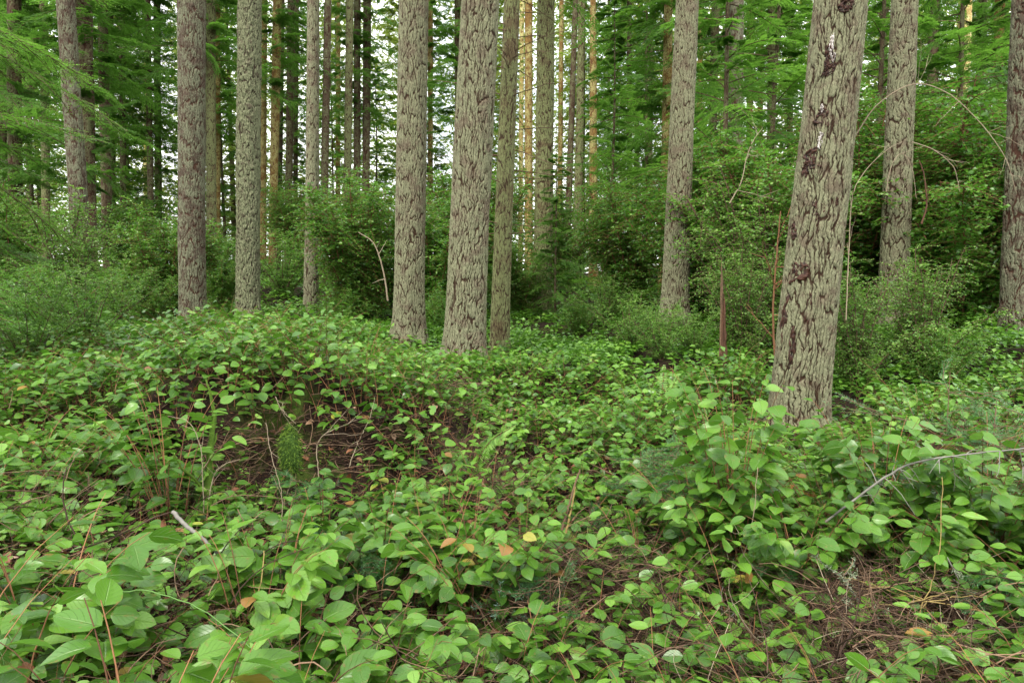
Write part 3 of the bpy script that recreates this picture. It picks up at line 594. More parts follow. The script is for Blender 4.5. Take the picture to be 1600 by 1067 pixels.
SP = [
 ('holly', 'glossy holly bush left of the dark reddish fir', 262, 13.5, .9, 'holly bush'),
 ('holly2', 'dark low holly at the foot of the left holly bush', 225, 11.5, .5, 'holly bush'),
 ('holly', 'holly thicket between the narrow grey trunk and the straight grey fir', 560, 13, 1.12, 'holly bush'),
 ('holly2', 'holly bush right behind the straight grey fir', 595, 15, 1.15, 'holly bush'),
 ('holly2', 'dark holly peeping between the two thick central trunks', 680, 12.5, 1.1, 'holly bush'),
 ('holly', 'tall dark holly behind the slim grey trunk', 745, 16, 1.35, 'holly bush'),
 ('holly2', 'holly low between slim grey trunk and dark furrowed trunk', 812, 14.5, .8, 'holly bush'),
 ('holly', 'broad green shrub left of the lone furrowed fir', 985, 14, 1.15, 'shrub'),
 ('dark', 'small dark evergreen shrub at the foot of the golden trunk', 905, 11.5, .45, 'shrub'),
 ('holly2', 'glossy shrub right behind the lone furrowed fir', 1110, 12, 1.3, 'shrub'),
 ('twig', 'twiggy brown stemmed shrub left of the wounded trunk', 1165, 8.2, .6, 'shrub'),
 ('twig', 'bright leaved twiggy shrub touching the left of the wounded trunk', 1195, 9.5, 1.0, 'shrub'),
 ('holly', 'tall glossy holly right of the wounded trunk', 1340, 13, 1.6, 'holly bush'),
 ('twig', 'tangled bramble shrub under the arching stems at right', 1450, 8.2, .62, 'shrub'),
 ('holly2', 'wide holly beside the right edge fir', 1512, 11.2, 1.45, 'holly bush'),
 ('holly', 'holly covering the foot of the right edge fir', 1592, 11, 1.2, 'holly bush'),
 ('twig', 'sparse twiggy shrub right behind the wounded trunk foot', 1345, 7.4, .55, 'shrub'),
 ('holly', 'dense glossy holly filling the middle of the right thicket', 1470, 12.8, 1.6, 'holly bush'),
 ('holly2', 'leafy airy shrub in the gap left of the wounded trunk', 1150, 11, 1.3, 'shrub'),
 ('holly', 'glossy holly peeping out just behind the left edge of the wounded trunk', 1215, 10, 1.1, 'holly bush'),
 ('dark', 'round dark shrub before the right thicket', 1480, 7.6, .55, 'shrub'),
 ('huck', 'fine leaved huckleberry at the far left under the hemlock boughs', 40, 6.2, 1.0, 'shrub'),
 ('huck', 'fine leaved huckleberry second from the left under the boughs', 130, 7.2, 1.1, 'shrub'),
 ('huck', 'olive brush in the gap between the shaggy and narrow grey trunks', 445, 19, 2.3, 'shrub'),
 ('huck', 'olive brush beneath the golden trunks left of the shaggy trunk', 350, 19, 1.9, 'shrub'),
 ('huck', 'pale brush low behind the hemlock boughs', 190, 13, 1.6, 'shrub'),
 ('huck', 'mounded huckleberry on the hump left of the lone furrowed fir foot', 985, 8.4, .85, 'shrub'),
 ('huck', 'yellowish huckleberry on the hump before the lone furrowed fir', 1035, 7.6, .75, 'shrub'),
 ('huck', 'small huckleberry sprouting on the hump right side', 1085, 7.8, .7, 'shrub'),
 ('huck', 'light green huckleberry by the golden trunk foot', 945, 12, 1.1, 'shrub'),
 ('dark', 'dark bush at the foot of the holly thicket by the narrow grey trunk', 530, 12.2, .6, 'shrub'),
 ('dark', 'dark bush shading the ground right of the straight grey fir', 688, 11, .55, 'shrub'),
 ('dark', 'dark bush behind the left huckleberries', 90, 11, .8, 'shrub'),
 ('twig', 'thin stemmed shrub behind the left trunks', 100, 14, 1.0, 'shrub'),
 ('holly2', 'broad bush at the back of the left mound near the lichen trunk', 345, 16, .75, 'shrub'),
 ('holly', 'leafy shrub far behind right of the lone furrowed fir', 1080, 20, 1.4, 'shrub'),
 ('holly2', 'leafy shrub far behind the bright golden trunk', 880, 24, 1.5, 'shrub'),
 ('holly', 'leafy shrub far behind the gap trunks', 470, 28, 1.5, 'shrub'),
 ('holly2', 'leafy shrub far behind the left trunk pair', 215, 26, 1.5, 'shrub'),
 ('holly2', 'leafy shrub at the back left edge', 20, 20, 1.3, 'shrub'),
 ('holly', 'leafy shrub at the back behind the wounded trunk', 1290, 15, 1.2, 'shrub'),
]
for k, (kd, lb, px, d, s, cat) in enumerate(SP):
    x = (px-800)/FPX*d
    o = thing('holly_bush' if 'holly' in cat else ('huckleberry_shrub' if kd == 'huck' else 'leafy_shrub'), (x, d, float(G(x, d))), lb, cat, rz=k*2.1, sc_=s)
    child('stems', SH[kd][0], o); child('foliage', SH[kd][1], o)

# ------------------------------------------------------------------ salal
def salal(st, lf, base, az, h, reach, K, Lm, nu, nv, sides=3, rs=.0028, wave=.012, rr=None, stems=True, rg=rng, seg=7, mst=0, mlf=0, flat=.36):
    """S arching zigzag stems, each with K alternate leaves"""
    S = len(base); t = np.linspace(0, 1, seg); dx = np.stack([np.cos(az), np.sin(az)], -1)
    C = np.zeros((S, seg, 3)); C[..., :2] = base[:, None, :2]+dx[:, None]*(reach[:, None]*t**1.6)[..., None]
    C[..., 2] = base[:, None, 2]+h[:, None]*(1.25*t-.25*t**3)
    if stems: tubes(st, C, np.linspace(1, .28, seg)[None]*np.broadcast_to(rs, S)[:, None], sides, rg.random(S), mst)
    tk = .30+.70*(np.arange(K)+.4)/K; ff = tk*(seg-1); i0 = np.minimum(ff.astype(int), seg-2); fr = (ff-i0)[None, :, None]
    p = C[:, i0]*(1-fr)+C[:, i0+1]*fr
    sg = np.where(np.arange(K) % 2, 1, -1)[None]*np.where(rg.random(S) < .5, 1, -1)[:, None]
    ang = az[:, None]+sg*(1.05-.45*tk[None])+rg.normal(0, .25, (S, K))
    ld = np.stack([np.cos(ang), np.sin(ang), rg.normal(-.03, .22, (S, K))], -1)
    p = p+unit(ld)*.012
    nm = np.zeros((S, K, 3)); nm[..., 2] = 1; nm += rg.normal(0, flat, nm.shape); nm[..., :2] += .12*dx[:, None]
    n = S*K; L_ = (Lm*.85*(.55+.75*np.sin(tk*2.6))[None]*(.7+.55*rg.random((S, K)))).ravel()
    r = np.clip(np.repeat(rg.random(S) if rr is None else rr, K)*.6+rg.random(n)*.42+ (rg.random(n) > .985)*.3, 0, 1)
    drop = rg.random(n) > .08
    leaves(lf, p.reshape(-1, 3)[drop], ld.reshape(-1, 3)[drop], nm.reshape(-1, 3)[drop], L_[drop], (L_*(.55+.15*rg.random(n)))[drop], nu, nv, .22, rg.uniform(.0, .5, n)[drop], wave, r[drop], mlf)

def in_void(px, py):
    v = np.zeros(px.shape)
    for cx, cy, rx, ry, s in [(455, 698, 150, 46, 1.0), (600, 690, 90, 32, .7), (340, 720, 60, 45, .7), (1000, 985, 90, 80, .8), (1100, 1020, 130, 80, .9), (1330, 1030, 350, 120, 1.0), (515, 930, 60, 45, .8), (600, 925, 50, 40, .7), (790, 1000, 55, 60, .8), (865, 985, 55, 60, .8), (1010, 850, 70, 40, .8), (1495, 690, 60, 50, .6), (1565, 1040, 70, 60, .8), (945, 940, 90, 70, 1.0),
                              (1250, 900, 180, 40, .5), (960, 880, 60, 60, .6), (752, 735, 70, 65, .8), (735, 800, 80, 40, .5), (860, 720, 60, 30, .4), (700, 640, 45, 18, .7), (900, 960, 60, 90, .6), (1030, 545, 40, 25, .8), (950, 880, 40, 30, .8)]:
        q = ((px-cx)/rx)**2+((py-cy)/ry)**2; v = np.maximum(v, s*np.clip(1.3-q, 0, 1))
    return v
cov = MB()
def cover(y0, y1, dens, K, Lm, nu, nv, hmin, hmax, stems, seed, sides=3, mlf=0, seg=6):
    rg = np.random.default_rng(seed); wmax = .86*y1+1.0; n = int(dens*(y1-y0)*2*wmax)
    y = rg.uniform(y0, y1, n); x = rg.uniform(-wmax, wmax, n); k = np.abs(x) < .83*y+.9; x, y = x[k], y[k]
    z = G(x, y); hv = hmin+(hmax-hmin)*np.clip((fbm(x*.9+33, y*.9+12, 9, 3)-.5)*2.6+.5, 0, 1.25)
    px, py = to_px(x, y, z+.12); vd = np.maximum(in_void(px, py), in_void(*to_px(x, y, z+.32))*.9)
    gap = fbm(x*1.8+71, y*1.8+40, 11, 3)
    k = (rg.random(len(x)) > vd*1.05) & (gap > .24)
    x, y, z, hv, px = x[k], y[k], z[k], hv[k], px[k]
    S = len(x); az = rg.random(S)*6.28; low = np.where((px > 820) & (px < 1120), .62, 1.0)*np.where((np.abs(x-2.35) < .9) & (y > 3.6) & (y < 6.2), .42, 1.0)*np.where((px < 820) & (y > 5.2), .72, 1.0)
    h = hv*(.6+.6*rg.random(S))*low
    salal(cov, cov, np.stack([x, y, z-.02], -1), az, h, h*(.35+.6*rg.random(S)), K, Lm, nu, nv, sides, .0026, .012 if nu > 2 else 0, None, stems, rg, seg, 1, mlf)
cover(1.15, 2.6, 105, 7, .074, 6, 4, .22, .42, True, 41, 4)
cover(2.6, 4.4, 190, 7, .072, 5, 2, .16, .55, True, 42)
cover(4.4, 7.0, 175, 7, .070, 3, 2, .16, .58, True, 43, mlf=2)
cover(7.0, 11, 110, 7, .075, 2, 2, .16, .42, False, 44, mlf=2)
cover(11, 18, 34, 7, .085, 2, 2, .2, .42, False, 45, mlf=2)
cover(18, 34, 9, 6, .13, 2, 2, .3, .6, False, 46, mlf=2)
rg = np.random.default_rng(48); n = 440; y = rg.uniform(1.9, 3.6, n); px = rg.uniform(900, 1660, n); x = (px-800)/FPX*y; z = G(x, y)
salal(cov, cov, np.stack([x, y, z], -1), rg.random(n)*6.28, rg.uniform(.08, .32, n), rg.uniform(.08, .25, n), 5, .075, 6, 4, 4, .0022, .012, None, True, rg, 6, 1, 0)
tag(cov.obj('salal_ground_cover', [SAL, STEM, SALF]), 'low leathery salal leaves carpeting the mound and hollow', 'ground cover', kind='stuff')

# single salal shrubs that stand out in the foreground
SS = [  # label, px, base distance, height, stems, leaf length, spread
 ('tall salal shrub rising in front of the foot of the wounded trunk', 1160, 3.25, 1.12, 22, .098, .30),
 ('salal shrub second from the tall one with drooping spotted leaves', 1105, 3.3, .68, 18, .092, .40),
 ('broad salal shrub under the grey fallen branch at right', 1385, 3.35, .80, 30, .098, .52),
 ('salal shrub with low hanging leaves over the dead twigs at right', 1265, 3.0, .58, 22, .09, .44),
 ('salal shrub at the right edge below the fallen branch', 1560, 3.1, .85, 28, .098, .5),
 ('low salal sprig beside the yellow vine knot', 1440, 2.9, .55, 9, .10, .3),
 ('red stemmed salal in the centre with a drooping oval leaf', 745, 2.75, .56, 14, .105, .34),
 ('salal with bright wavy leaves left of the fern', 690, 3.2, .5, 14, .095, .32),
 ('salal with yellow green upright leaves in the left foreground', 385, 2.3, .55, 12, .10, .32),
 ('big leaved salal filling the bottom left corner', 80, .95, .60, 10, .105, .24),
 ('big leaved salal left of centre at the bottom edge', 200, 1.1, .68, 10, .10, .26),
 ('salal clump at the left edge above the bottom corner', 40, 1.9, .52, 13, .10, .36),
 ('salal clump right above the grey stick', 420, 2.6, .50, 12, .09, .34),
 ('tall salal overhanging the dark bank at its left end', 250, 3.3, .75, 16, .085, .40),
 ('thin salal sprig standing in front of the dark bank', 495, 3.1, .62, 5, .075, .18),
 ('thin salal sprig at the right end of the dark bank', 590, 3.1, .60, 6, .07, .22),
 ('salal clump at the bottom edge left of the fir cone', 590, 2.2, .36, 9, .105, .26),
 ('salal clump at the bottom edge right of the fir cone', 850, 2.3, .32, 9, .10, .26),
 ('salal sprig at the bottom edge left of the green grass blade', 440, 2.0, .42, 8, .105, .26),
 ('small salal sprig with long narrow leaf on the mossy floor', 990, 3.0, .18, 2, .10, .12),
 ('salal clump between the rotten stick and the tall shrub', 1010, 3.2, .45, 13, .08, .36),
 ('salal clump behind the tall shrub at the wounded trunk foot', 1340, 4.0, .6, 14, .08, .40),
]
for k, (lb, px, d, h, ns, ll, spd) in enumerate(SS):
    rg = np.random.default_rng(500+k); x = (px-800)/FPX*d; z = float(G(x, d))
    o = thing('salal_shrub', (x, d, z), lb, 'shrub')
    st = MB(); lf = MB(); az = rg.random(ns)*6.28; b = np.stack([np.cos(az)*.07*rg.random(ns), np.sin(az)*.07*rg.random(ns), np.full(ns, -.03)], -1)
    hh = h*(.5+.5*rg.random(ns)**.6); yl = 'yellow green' in lb
    salal(st, lf, b, az, hh, spd*(.25+.75*rg.random(ns)), 10 if h > .5 else 8, ll, 8, 4, 5, .0034, .014, rr=rg.random(ns)*.9*(not yl)+yl*.86, rg=rg, seg=9, flat=.42)
    st.obj('stems', STEM, o); lf.obj('foliage', SAL, o)

# ------------------------------------------------------------------ pitch wounds on the leaning trunk
def crv(pts, n=24):
    p = np.asarray(pts, float); q = np.vstack([2*p[0]-p[1], p, 2*p[-1]-p[-2]]); m_ = len(p)-1; out = []
    for t in np.linspace(0, m_, n):
        k = min(int(t), m_-1); u = t-k; a, b, c, d = q[k:k+4]
        out.append(.5*((2*b)+(-a+c)*u+(2*a-5*b+4*c-d)*u*u+(-a+3*b-3*c+d)*u**3))
    return np.array(out)
bo, bbase, bax, bRf, bzv = big
def wound(px, py, wpx, hpx, mat, seed, lift=.015, name='pitch_wound', label=None):
    zq = 1.0
    for _ in range(12):
        c = bbase+bax/bax[2]*zq; R = float(bRf(zq)); X_, Y_ = to_px(c[0], c[1]-R, c[2]); zq += (Y_-py)/FPX*(c[1]-R)
    cx = float(X_)+float(bRf.bend(zq))*FPX/c[1]; R = float(bRf(zq)); dd = c[1]-R; ph0 = math.asin(max(-.97, min(.97, (px-cx)/FPX*dd/R)))
    a, b = 26, 40; ph = np.linspace(-1.25, 1.25, a)[:, None]; zz = np.linspace(-1.25, 1.25, b)[None]
    wa = wpx/2/FPX*dd/R; hz = hpx/2/FPX*dd
    nzv = fbm(ph*2.2+seed*3.1+9, zz*2.2+seed+9, seed, 3)-.5; n2 = fbm(ph*7+seed*2+9, zz*7+9, seed+3, 3)-.5
    q = np.sqrt(ph**2+zz**2)+nzv*1.1
    rad = R+lift+n2*.04-np.clip(q-.75, 0, 9)*.10-.014*np.exp(-q*q*6)
    A = ph0+ph*wa+np.sin(zz*3+seed)*wa*.25; Zl = zq+zz*hz
    Px = bax[0]/bax[2]*Zl+bRf.bend(zq)+rad*np.sin(A); Py = bax[1]/bax[2]*Zl+bRf.bend(zq)*.4-rad*np.cos(A)
    m_ = MB(); idx = np.arange(a*b).reshape(a, b)
    m_.add(np.stack([Px, Py, Zl+0*A], -1), np.stack([idx[:-1, :-1], idx[1:, :-1], idx[1:, 1:], idx[:-1, 1:]], -1), np.clip(.5+n2*1.5, 0, 1).ravel())
    m_.obj(name, mat, bo)
for k, a in enumerate([(1256, 424, 34, 40), (1281, 325, 18, 30), (1280, 352, 8, 34), (1277, 244, 28, 34), (1270, 262, 12, 26), (1289, 182, 20, 28), (1293, 205, 8, 40), (1299, 104, 20, 26), (1301, 88, 14, 44),
                       (1233, 358, 12, 34), (1218, 500, 12, 80), (1325, 5, 22, 26), (1264, 490, 10, 90), (1307, 315, 6, 16), (1244, 545, 9, 60)]):
    wound(*a, SAP, k+1)
for k, a in enumerate([(1304, 70, 7, 34), (1306, 88, 5, 16), (1286, 222, 7, 20), (1288, 210, 5, 12), (1290, 168, 5, 14)]):
    wound(*a, RESIN, k+30, .02, 'resin_streak')

# ------------------------------------------------------------------ branches, sticks and stems
def branch(name, label, cat, pts, r0, r1, mat, ntw=0, twl=.2, seed=0, lich=0, down=0.0, sides=7, group=None, wob=.01):
    rg = np.random.default_rng(seed+900)
    W_ = crv([P(*q) for q in pts], 26); o0 = W_[0].copy(); C = W_-o0; C[1:-1] += rg.normal(0, wob*.12, C[1:-1].shape)
    m_ = MB(); tubes(m_, C[None], np.linspace(r0, r1, 26)[None], sides, .5)
    tw = []
    for k in range(ntw):
        i = rg.integers(3, 25); t = unit(C[i]-C[i-1]); d = unit(rg.normal(0, 1, 3)+t*.8-np.array([0, 0, down])); l = twl*(.3+rg.random())
        u = np.linspace(0, 1, 8)[:, None]; q = C[i]+d*l*u+np.array([0, 0, -down*.5])*l*u**2+np.cumsum(rg.normal(0, .03*l, (8, 3)), 0)*u; tw.append(q)
        if rg.random() < .5:
            d2 = unit(d+rg.normal(0, .6, 3)); tw.append(q[4]+d2*l*.5*u)
    if tw: tubes(m_, np.array(tw), np.linspace(min(r1*1.1, r0*.5), r1*.35, 8), 4, .6)
    if lich:
        o = thing(name, o0, label, cat, group); m_.obj('wood', mat, o); l_ = MB()
        src = np.concatenate([C[None]]+([np.array([crv(t, 26) for t in tw])] if tw else [])).reshape(-1, 3)
        c = src[rg.integers(0, len(src), lich)]
        t_ = c[:, None]+rg.normal(0, .006, (lich, 1, 3))*0+unit(rg.normal(0, 1, (lich, 3)))[:, None]*(.004+.018*rg.random((lich, 1, 1)))*np.linspace(0, 1, 4)[None, :, None]+np.cumsum(rg.normal(0, .002, (lich, 4, 3)), 1)
        tubes(l_, t_, np.linspace(.0020, .0010, 4), 3, rg.random(lich)); l_.obj('lichen', LICH, o)
        return o
    return tag(m_.obj(name, mat, None, o0), label, cat, group)
branch('fallen_branch', 'bare grey fallen branch lying across the shrubs at the right edge', 'branch', [(1290, 815, 3.05), (1370, 755, 2.99), (1430, 722, 2.93), (1530, 708, 2.87), (1610, 698, 2.81), (1720, 670, 2.75)], .0055, .0022, GREYW, 22, .17, 1, 0, .8)
branch('arching_stem', 'longest pale stem arching over the right thicket', 'stem', [(1335, 215, 6.2), (1370, 165, 6.1), (1425, 132, 6.0), (1480, 145, 5.9), (1530, 190, 5.8), (1570, 245, 5.7), (1588, 300, 5.7)], .006, .002, WHITW, 8, .3, 2)
branch('arching_stem', 'pale stem curving up beside the right side of the wounded trunk', 'stem', [(1322, 500, 5.7), (1326, 400, 5.8), (1332, 310, 5.9), (1350, 270, 6), (1385, 235, 6), (1410, 222, 6)], .005, .002, WHITW, 8, .3, 3)
branch('arching_stem', 'short pale stem drooping like a hook in the middle of the right thicket', 'stem', [(1385, 300, 6.2), (1392, 262, 6.2), (1408, 240, 6.2), (1425, 262, 6.2), (1432, 310, 6.2)], .004, .002, WHITW, 4, .2, 4)
branch('arching_stem', 'pale stem bowing right at mid height of the right thicket', 'stem', [(1425, 222, 6), (1460, 235, 6), (1490, 262, 6), (1500, 300, 6)], .005, .002, WHITW, 4, .2, 5)
branch('bramble_stem', 'orange brown upright bramble stem in the right thicket', 'stem', [(1440, 350, 6), (1448, 320, 6), (1444, 275, 6), (1436, 250, 6)], .008, .004, ROT, 3, .15, 6)
branch('dead_twig', 'pale crooked dead twig left of the wounded trunk', 'twig', [(1140, 318, 6.8), (1158, 285, 6.8), (1166, 250, 6.8), (1176, 222, 6.8), (1192, 200, 6.8)], .006, .003, WHITW, 4, .3, 7)
branch('dead_twig', 'reddish dead stem leaning beside the left edge of the wounded trunk', 'twig', [(1215, 610, 6.3), (1208, 500, 6.3), (1212, 420, 6.3), (1220, 330, 6.3)], .011, .005, STEM, 14, .5, 8)
branch('dead_branch', 'pale dead branch hooked over in the holly thicket left of centre', 'branch', [(606, 470, 10.2), (602, 440, 10.2), (594, 405, 10.2), (582, 378, 10.2), (560, 363, 10.2)], .013, .007, WHITW, 3, .3, 9)
branch('dead_stick', 'longer brown stick leaning upright in the central hollow', 'stick', [(878, 828, 3.2), (890, 785, 3.2), (906, 733, 3.2)], .007, .004, TWIG, 0, .1, 10)
branch('dead_stick', 'shorter pale stick leaning beside the longer one in the hollow', 'stick', [(884, 832, 3.15), (893, 795, 3.15), (899, 760, 3.15)], .006, .003, YELST, 0, .1, 11)
branch('grey_stick', 'thick weathered grey stick poking out of the leaves at lower left', 'stick', [(270, 800, 2.7), (292, 822, 2.60), (312, 838, 2.54), (342, 866, 2.44)], .0085, .007, GREYW, 0, .1, 12)
branch('fallen_branch', 'thin grey branch on the ground left of the fir cone', 'branch', [(520, 975, 2.66), (600, 1000, 2.63), (660, 1010, 2.61), (705, 1022, 2.59)], .006, .003, GREYW, 12, .12, 13)
branch('grass_stem', 'long green grass stem crossing the lower left corner', 'stem', [(170, 925, 1.6), (240, 925, 1.55), (330, 962, 1.5), (410, 1030, 1.42), (460, 1100, 1.38)], .0015, .0010, GRNST, 0, 0, 14, wob=.012)
branch('bent_stem', 'pale bent stem bowing through the leaves at lower left', 'stem', [(300, 1040, 2.24), (370, 985, 2.27), (405, 920, 2.31), (412, 860, 2.38)], .0028, .002, YELST, 0, 0, 15)
branch('red_stem', 'bright red stem lying diagonal left of the bottom centre', 'stem', [(455, 975, 2.54), (490, 1000, 2.54), (540, 1045, 2.49)], .0042, .0028, STEM, 6, .16, 16)
branch('fallen_stick', 'long pale stick lying diagonally on the twigs right of the brown leaves', 'stick', [(1010, 1075, 2.56), (1085, 1022, 2.68), (1130, 975, 2.81), (1190, 922, 2.93)], .006, .0035, GREYW, 6, .2, 17)
branch('trailing_vine', 'thin trailing vine curving up into the tall shrub', 'vine', [(1000, 972, 2.99), (1070, 920, 2.99), (1135, 898, 2.99), (1165, 860, 2.93), (1178, 800, 2.86), (1184, 730, 2.86)], .0022, .0014, WHITW, 4, .15, 18)
branch('yellow_root', 'yellow root arching out of the ground at the bottom', 'root', [(1185, 1022, 2.57), (1215, 1024, 2.55), (1245, 1042, 2.51), (1285, 1090, 2.48)], .0032, .0028, YELST, 0, 0, 19)
v_ = branch('yellow_vine', 'yellow vine with a knot of rootlets rising at lower right', 'vine', [(1385, 1090, 2.42), (1412, 1025, 2.46), (1428, 975, 2.48), (1445, 938, 2.51), (1462, 890, 2.54), (1470, 830, 2.57), (1472, 745, 2.62)], .0032, .0014, YELST, 0, 0, 20, wob=.03)
kn = P(1445, 938, 1.82*1.38); rg = np.random.default_rng(61); T_ = []
for k in range(13):
    a = rg.random()*6.28; d = np.array([math.cos(a)*1.2, rg.normal(0, .35), math.sin(a)*.7-.2]); u = np.linspace(0, 1, 10)[:, None]
    T_.append(d*.26*(.3+rg.random())*u+np.cumsum(rg.normal(0, .004, (10, 3)), 0)+np.array([0, 0, -.05])*u*u)
mb = MB(); tubes(mb, np.array(T_), np.linspace(.0024, .001, 10), 4, .5); o = mb.obj('rootlets', YELST, v_); o.location = kn-np.array(v_.location)
for k, a in enumerate([
 ('lichen crusted twig standing left of the long pale stick', [(1058, 1085, 2.60), (1058, 1040, 2.60), (1054, 990, 2.60)]),
 ('lichen crusted twig at the bottom beside the yellow root', [(1300, 1090, 2.48), (1345, 1010, 2.48), (1352, 955, 2.55), (1310, 895, 2.69)]),
 ('lichen crusted twig under the yellow vine', [(1370, 1080, 2.45), (1400, 1020, 2.45), (1425, 990, 2.49)]),
 ('lichen crusted twig hanging right of the vine knot', [(1480, 870, 2.69), (1510, 930, 2.62), (1530, 1000, 2.55), (1560, 1085, 2.48)]),
 ('lichen crusted twig sloping to the bottom right corner', [(1490, 905, 2.76), (1550, 950, 2.69), (1590, 985, 2.62), (1640, 1040, 2.55)]),
 ('forked lichen twig at the right edge above the corner', [(1640, 900, 2.76), (1585, 925, 2.76), (1560, 965, 2.73), (1590, 1010, 2.69)]),
 ('lichen twig low at the right of the fir seedling', [(1240, 1060, 2.56), (1210, 1000, 2.70), (1195, 975, 2.70)])]):
    branch('lichen_twig', a[0], 'twig', a[1], .0028, .0012, GREYW, 9, .12, 40+k, 420)

# broken rotten snag
o = thing('broken_snag', P(1130, 552, 7.3), 'broken rotten red snag with pale split wood left of the wounded trunk', 'snag')
o.location.z = float(G(o.location.x, o.location.y)); T = np.linspace(0, 6.283, 22, endpoint=False); zt = .72+float(P(1130, 400, 7.3)[2]-P(1130, 552, 7.3)[2])*.0+.45
for nm_, dx_, r_, h_, mt_ in (('rotten_core', .008, .026, zt*.70, ROT), ('split_shell', -.014, .015, zt*.9, TWIG)):
    zz = np.linspace(-.1, 1, 40); Tm, Zm = np.meshgrid(T, zz); rr = r_*(1.25-.5*Zm)*(1+1.1*(fbm(np.cos(Tm)*3+5, np.sin(Tm)*3+Zm*5+5, 3, 3)-.5)*2)
    top = h_*(.45+1.1*fbm(np.cos(Tm)*4+15, np.sin(Tm)*4+15, 4, 2)); m_ = MB(); idx = np.arange(Tm.size).reshape(Tm.shape); nx_ = np.roll(idx, -1, 1)
    m_.add(np.stack([dx_+rr*np.cos(Tm)-.02*Zm, rr*np.sin(Tm), Zm*top], -1), np.stack([idx[:-1], nx_[:-1], nx_[1:], idx[1:]], -1), .5); m_.obj(nm_, mt_, o)

# fir cone hanging at the end of the thin branch
o = thing('fir_cone', P(704, 1008, 1.96*1.33), 'brown fir cone hanging point down at the bottom centre', 'cone')
m_ = MB(); n = 150; k = np.arange(n); t = k/n; a = k*2.399; rr = .017*np.sin(np.clip(t*.93+.05, 0, 1)*PI)**.6
pos = np.stack([rr*.35*np.cos(a), rr*.35*np.sin(a), -t*.092], -1); dr = np.stack([np.cos(a), np.sin(a), -.9+0*a], -1)
leaves(m_, pos, dr, np.stack([np.cos(a), np.sin(a), 1.2+0*a], -1), rr*1.25+.004, .013, 3, 2, .3, .3, prof=(.5, .35)); c = m_.obj('scales', CONE, o)
m_ = MB(); tubes(m_, np.array([[[0, 0, .012], [0, 0, -.03], [0, 0, -.085]]]), np.array([[.003, .010, .003]]), 8); c2 = m_.obj('core', CONE, o)
for q in (c, c2): q.rotation_euler = (0, .22, 0); q.scale = (1.25,)*3

# fallen brown leaves one can pick out
for k, (px, py, w_, lb) in enumerate([
 (934, 951, .075, 'largest cupped brown leaf on the mossy floor'), (944, 1010, .070, 'orange brown leaf below the cupped one near the bottom'),
 (985, 1010, .06, 'dull purple brown leaf right of the orange brown one'), (985, 990, .05, 'curled tan leaf above the purple brown one'),
 (1023, 932, .065, 'pinkish dead leaf propped on the twigs'), (1116, 898, .05, 'grey pink dead leaf under the spotted salal leaves'),
 (1270, 1000, .07, 'rust leaf among the twigs at the bottom right'), (1300, 1040, .07, 'rust leaf beside the yellow root'),
 (1490, 1030, .07, 'rust leaf right of the yellow vine'), (1580, 960, .07, 'orange leaf at the right edge near the corner'),
 (692, 634, .05, 'rusty leaf first of three on the mound edge'), (718, 642, .045, 'rusty leaf second of three on the mound edge'), (737, 650, .05, 'rusty leaf third of three on the mound edge'),
 (320, 790, .06, 'orange dead leaf at the foot of the mossy stem on the bank'), (490, 648, .05, 'rusty leaf hanging under the lip of the dark bank')]):
    rg = np.random.default_rng(k+70); d = 2.4
    for _ in range(40):
        a = P(px, py, d); gz = float(G(a[0], a[1])); d += (a[2]-gz-.045)*.8
        d = min(max(d, 1.2), 9)
    a = P(px, py, d); m_ = MB()
    leaves(m_, np.array([[-w_/2, 0, .0]]), np.array([[1, rg.normal(0, .2), .05]]), np.array([[0, -.45, 1.]]), w_, w_*.62, 8, 6, rg.uniform(.3, .8), rg.uniform(-.3, .5), .05, r=np.array([rg.random()]))
    ob = m_.obj('fallen_leaf', DEADL, None, tuple(a)); ob.rotation_euler = (0, 0, rg.uniform(-.8, .8)); tag(ob, lb, 'leaf')

# sword ferns
def fern(label, px, d, tips, n_pin=34, wid=.055, cat='fern'):
    x = (px-800)/FPX*d; b = np.array([x, d, float(G(x, d))]); o = thing('sword_fern', b, label, cat)
    for k, (tx, ty, td) in enumerate(tips):
        e = P(tx, ty, td)-b; L_ = np.linalg.norm(e); mid = e*.5+np.array([0, 0, L_*.13]); C = crv([np.zeros(3), mid, e], 30)
        m_ = MB(); tubes(m_, C[None], np.linspace(.0028, .0008, 30)[None], 4, .5, 1)
        t = np.linspace(.16, .985, n_pin); i = t*29; i0 = np.minimum(i.astype(int), 28); p = C[i0]*(1-(i-i0))[:, None]+C[i0+1]*(i-i0)[:, None]; tg = unit(C[i0+1]-C[i0])
        up = unit(np.array([0, -.55, 1.])+0*tg-tg*(tg@np.array([0, -.55, 1.]))[:, None]); s = unit(np.cross(up, tg)); ln = wid*np.minimum(1, (t+.05)/.35)*(1-t)**.55*1.25+.004
        for sg in (-1, 1): leaves(m_, p, s*sg+tg*.28-up*.12, up, ln*(.9+.2*rng.random(n_pin)), .0095, 3, 2, .2, .35, r=rng.random(n_pin), prof=(.25, .6))
        m_.obj('frond', [FERN, STEM], o)
fern('sword fern with one long upright frond in the middle of the picture', 722, 4.15, [(806, 664, 3.9), (706, 700, 4.3), (652, 770, 4.0), (785, 800, 3.8), (668, 800, 3.8), (832, 770, 4.3)], 42, .10)
fern('small fern tuft at the foot of the dark bank', 625, 4.05, [(600, 790, 3.85), (612, 760, 4.1), (655, 785, 3.9)], 24, .05)
fern('small bright fern by the hump right of centre', 1035, 5.6, [(1010, 590, 5.4), (1060, 585, 5.5), (1038, 570, 5.8), (1070, 615, 5.3)], 26, .07)

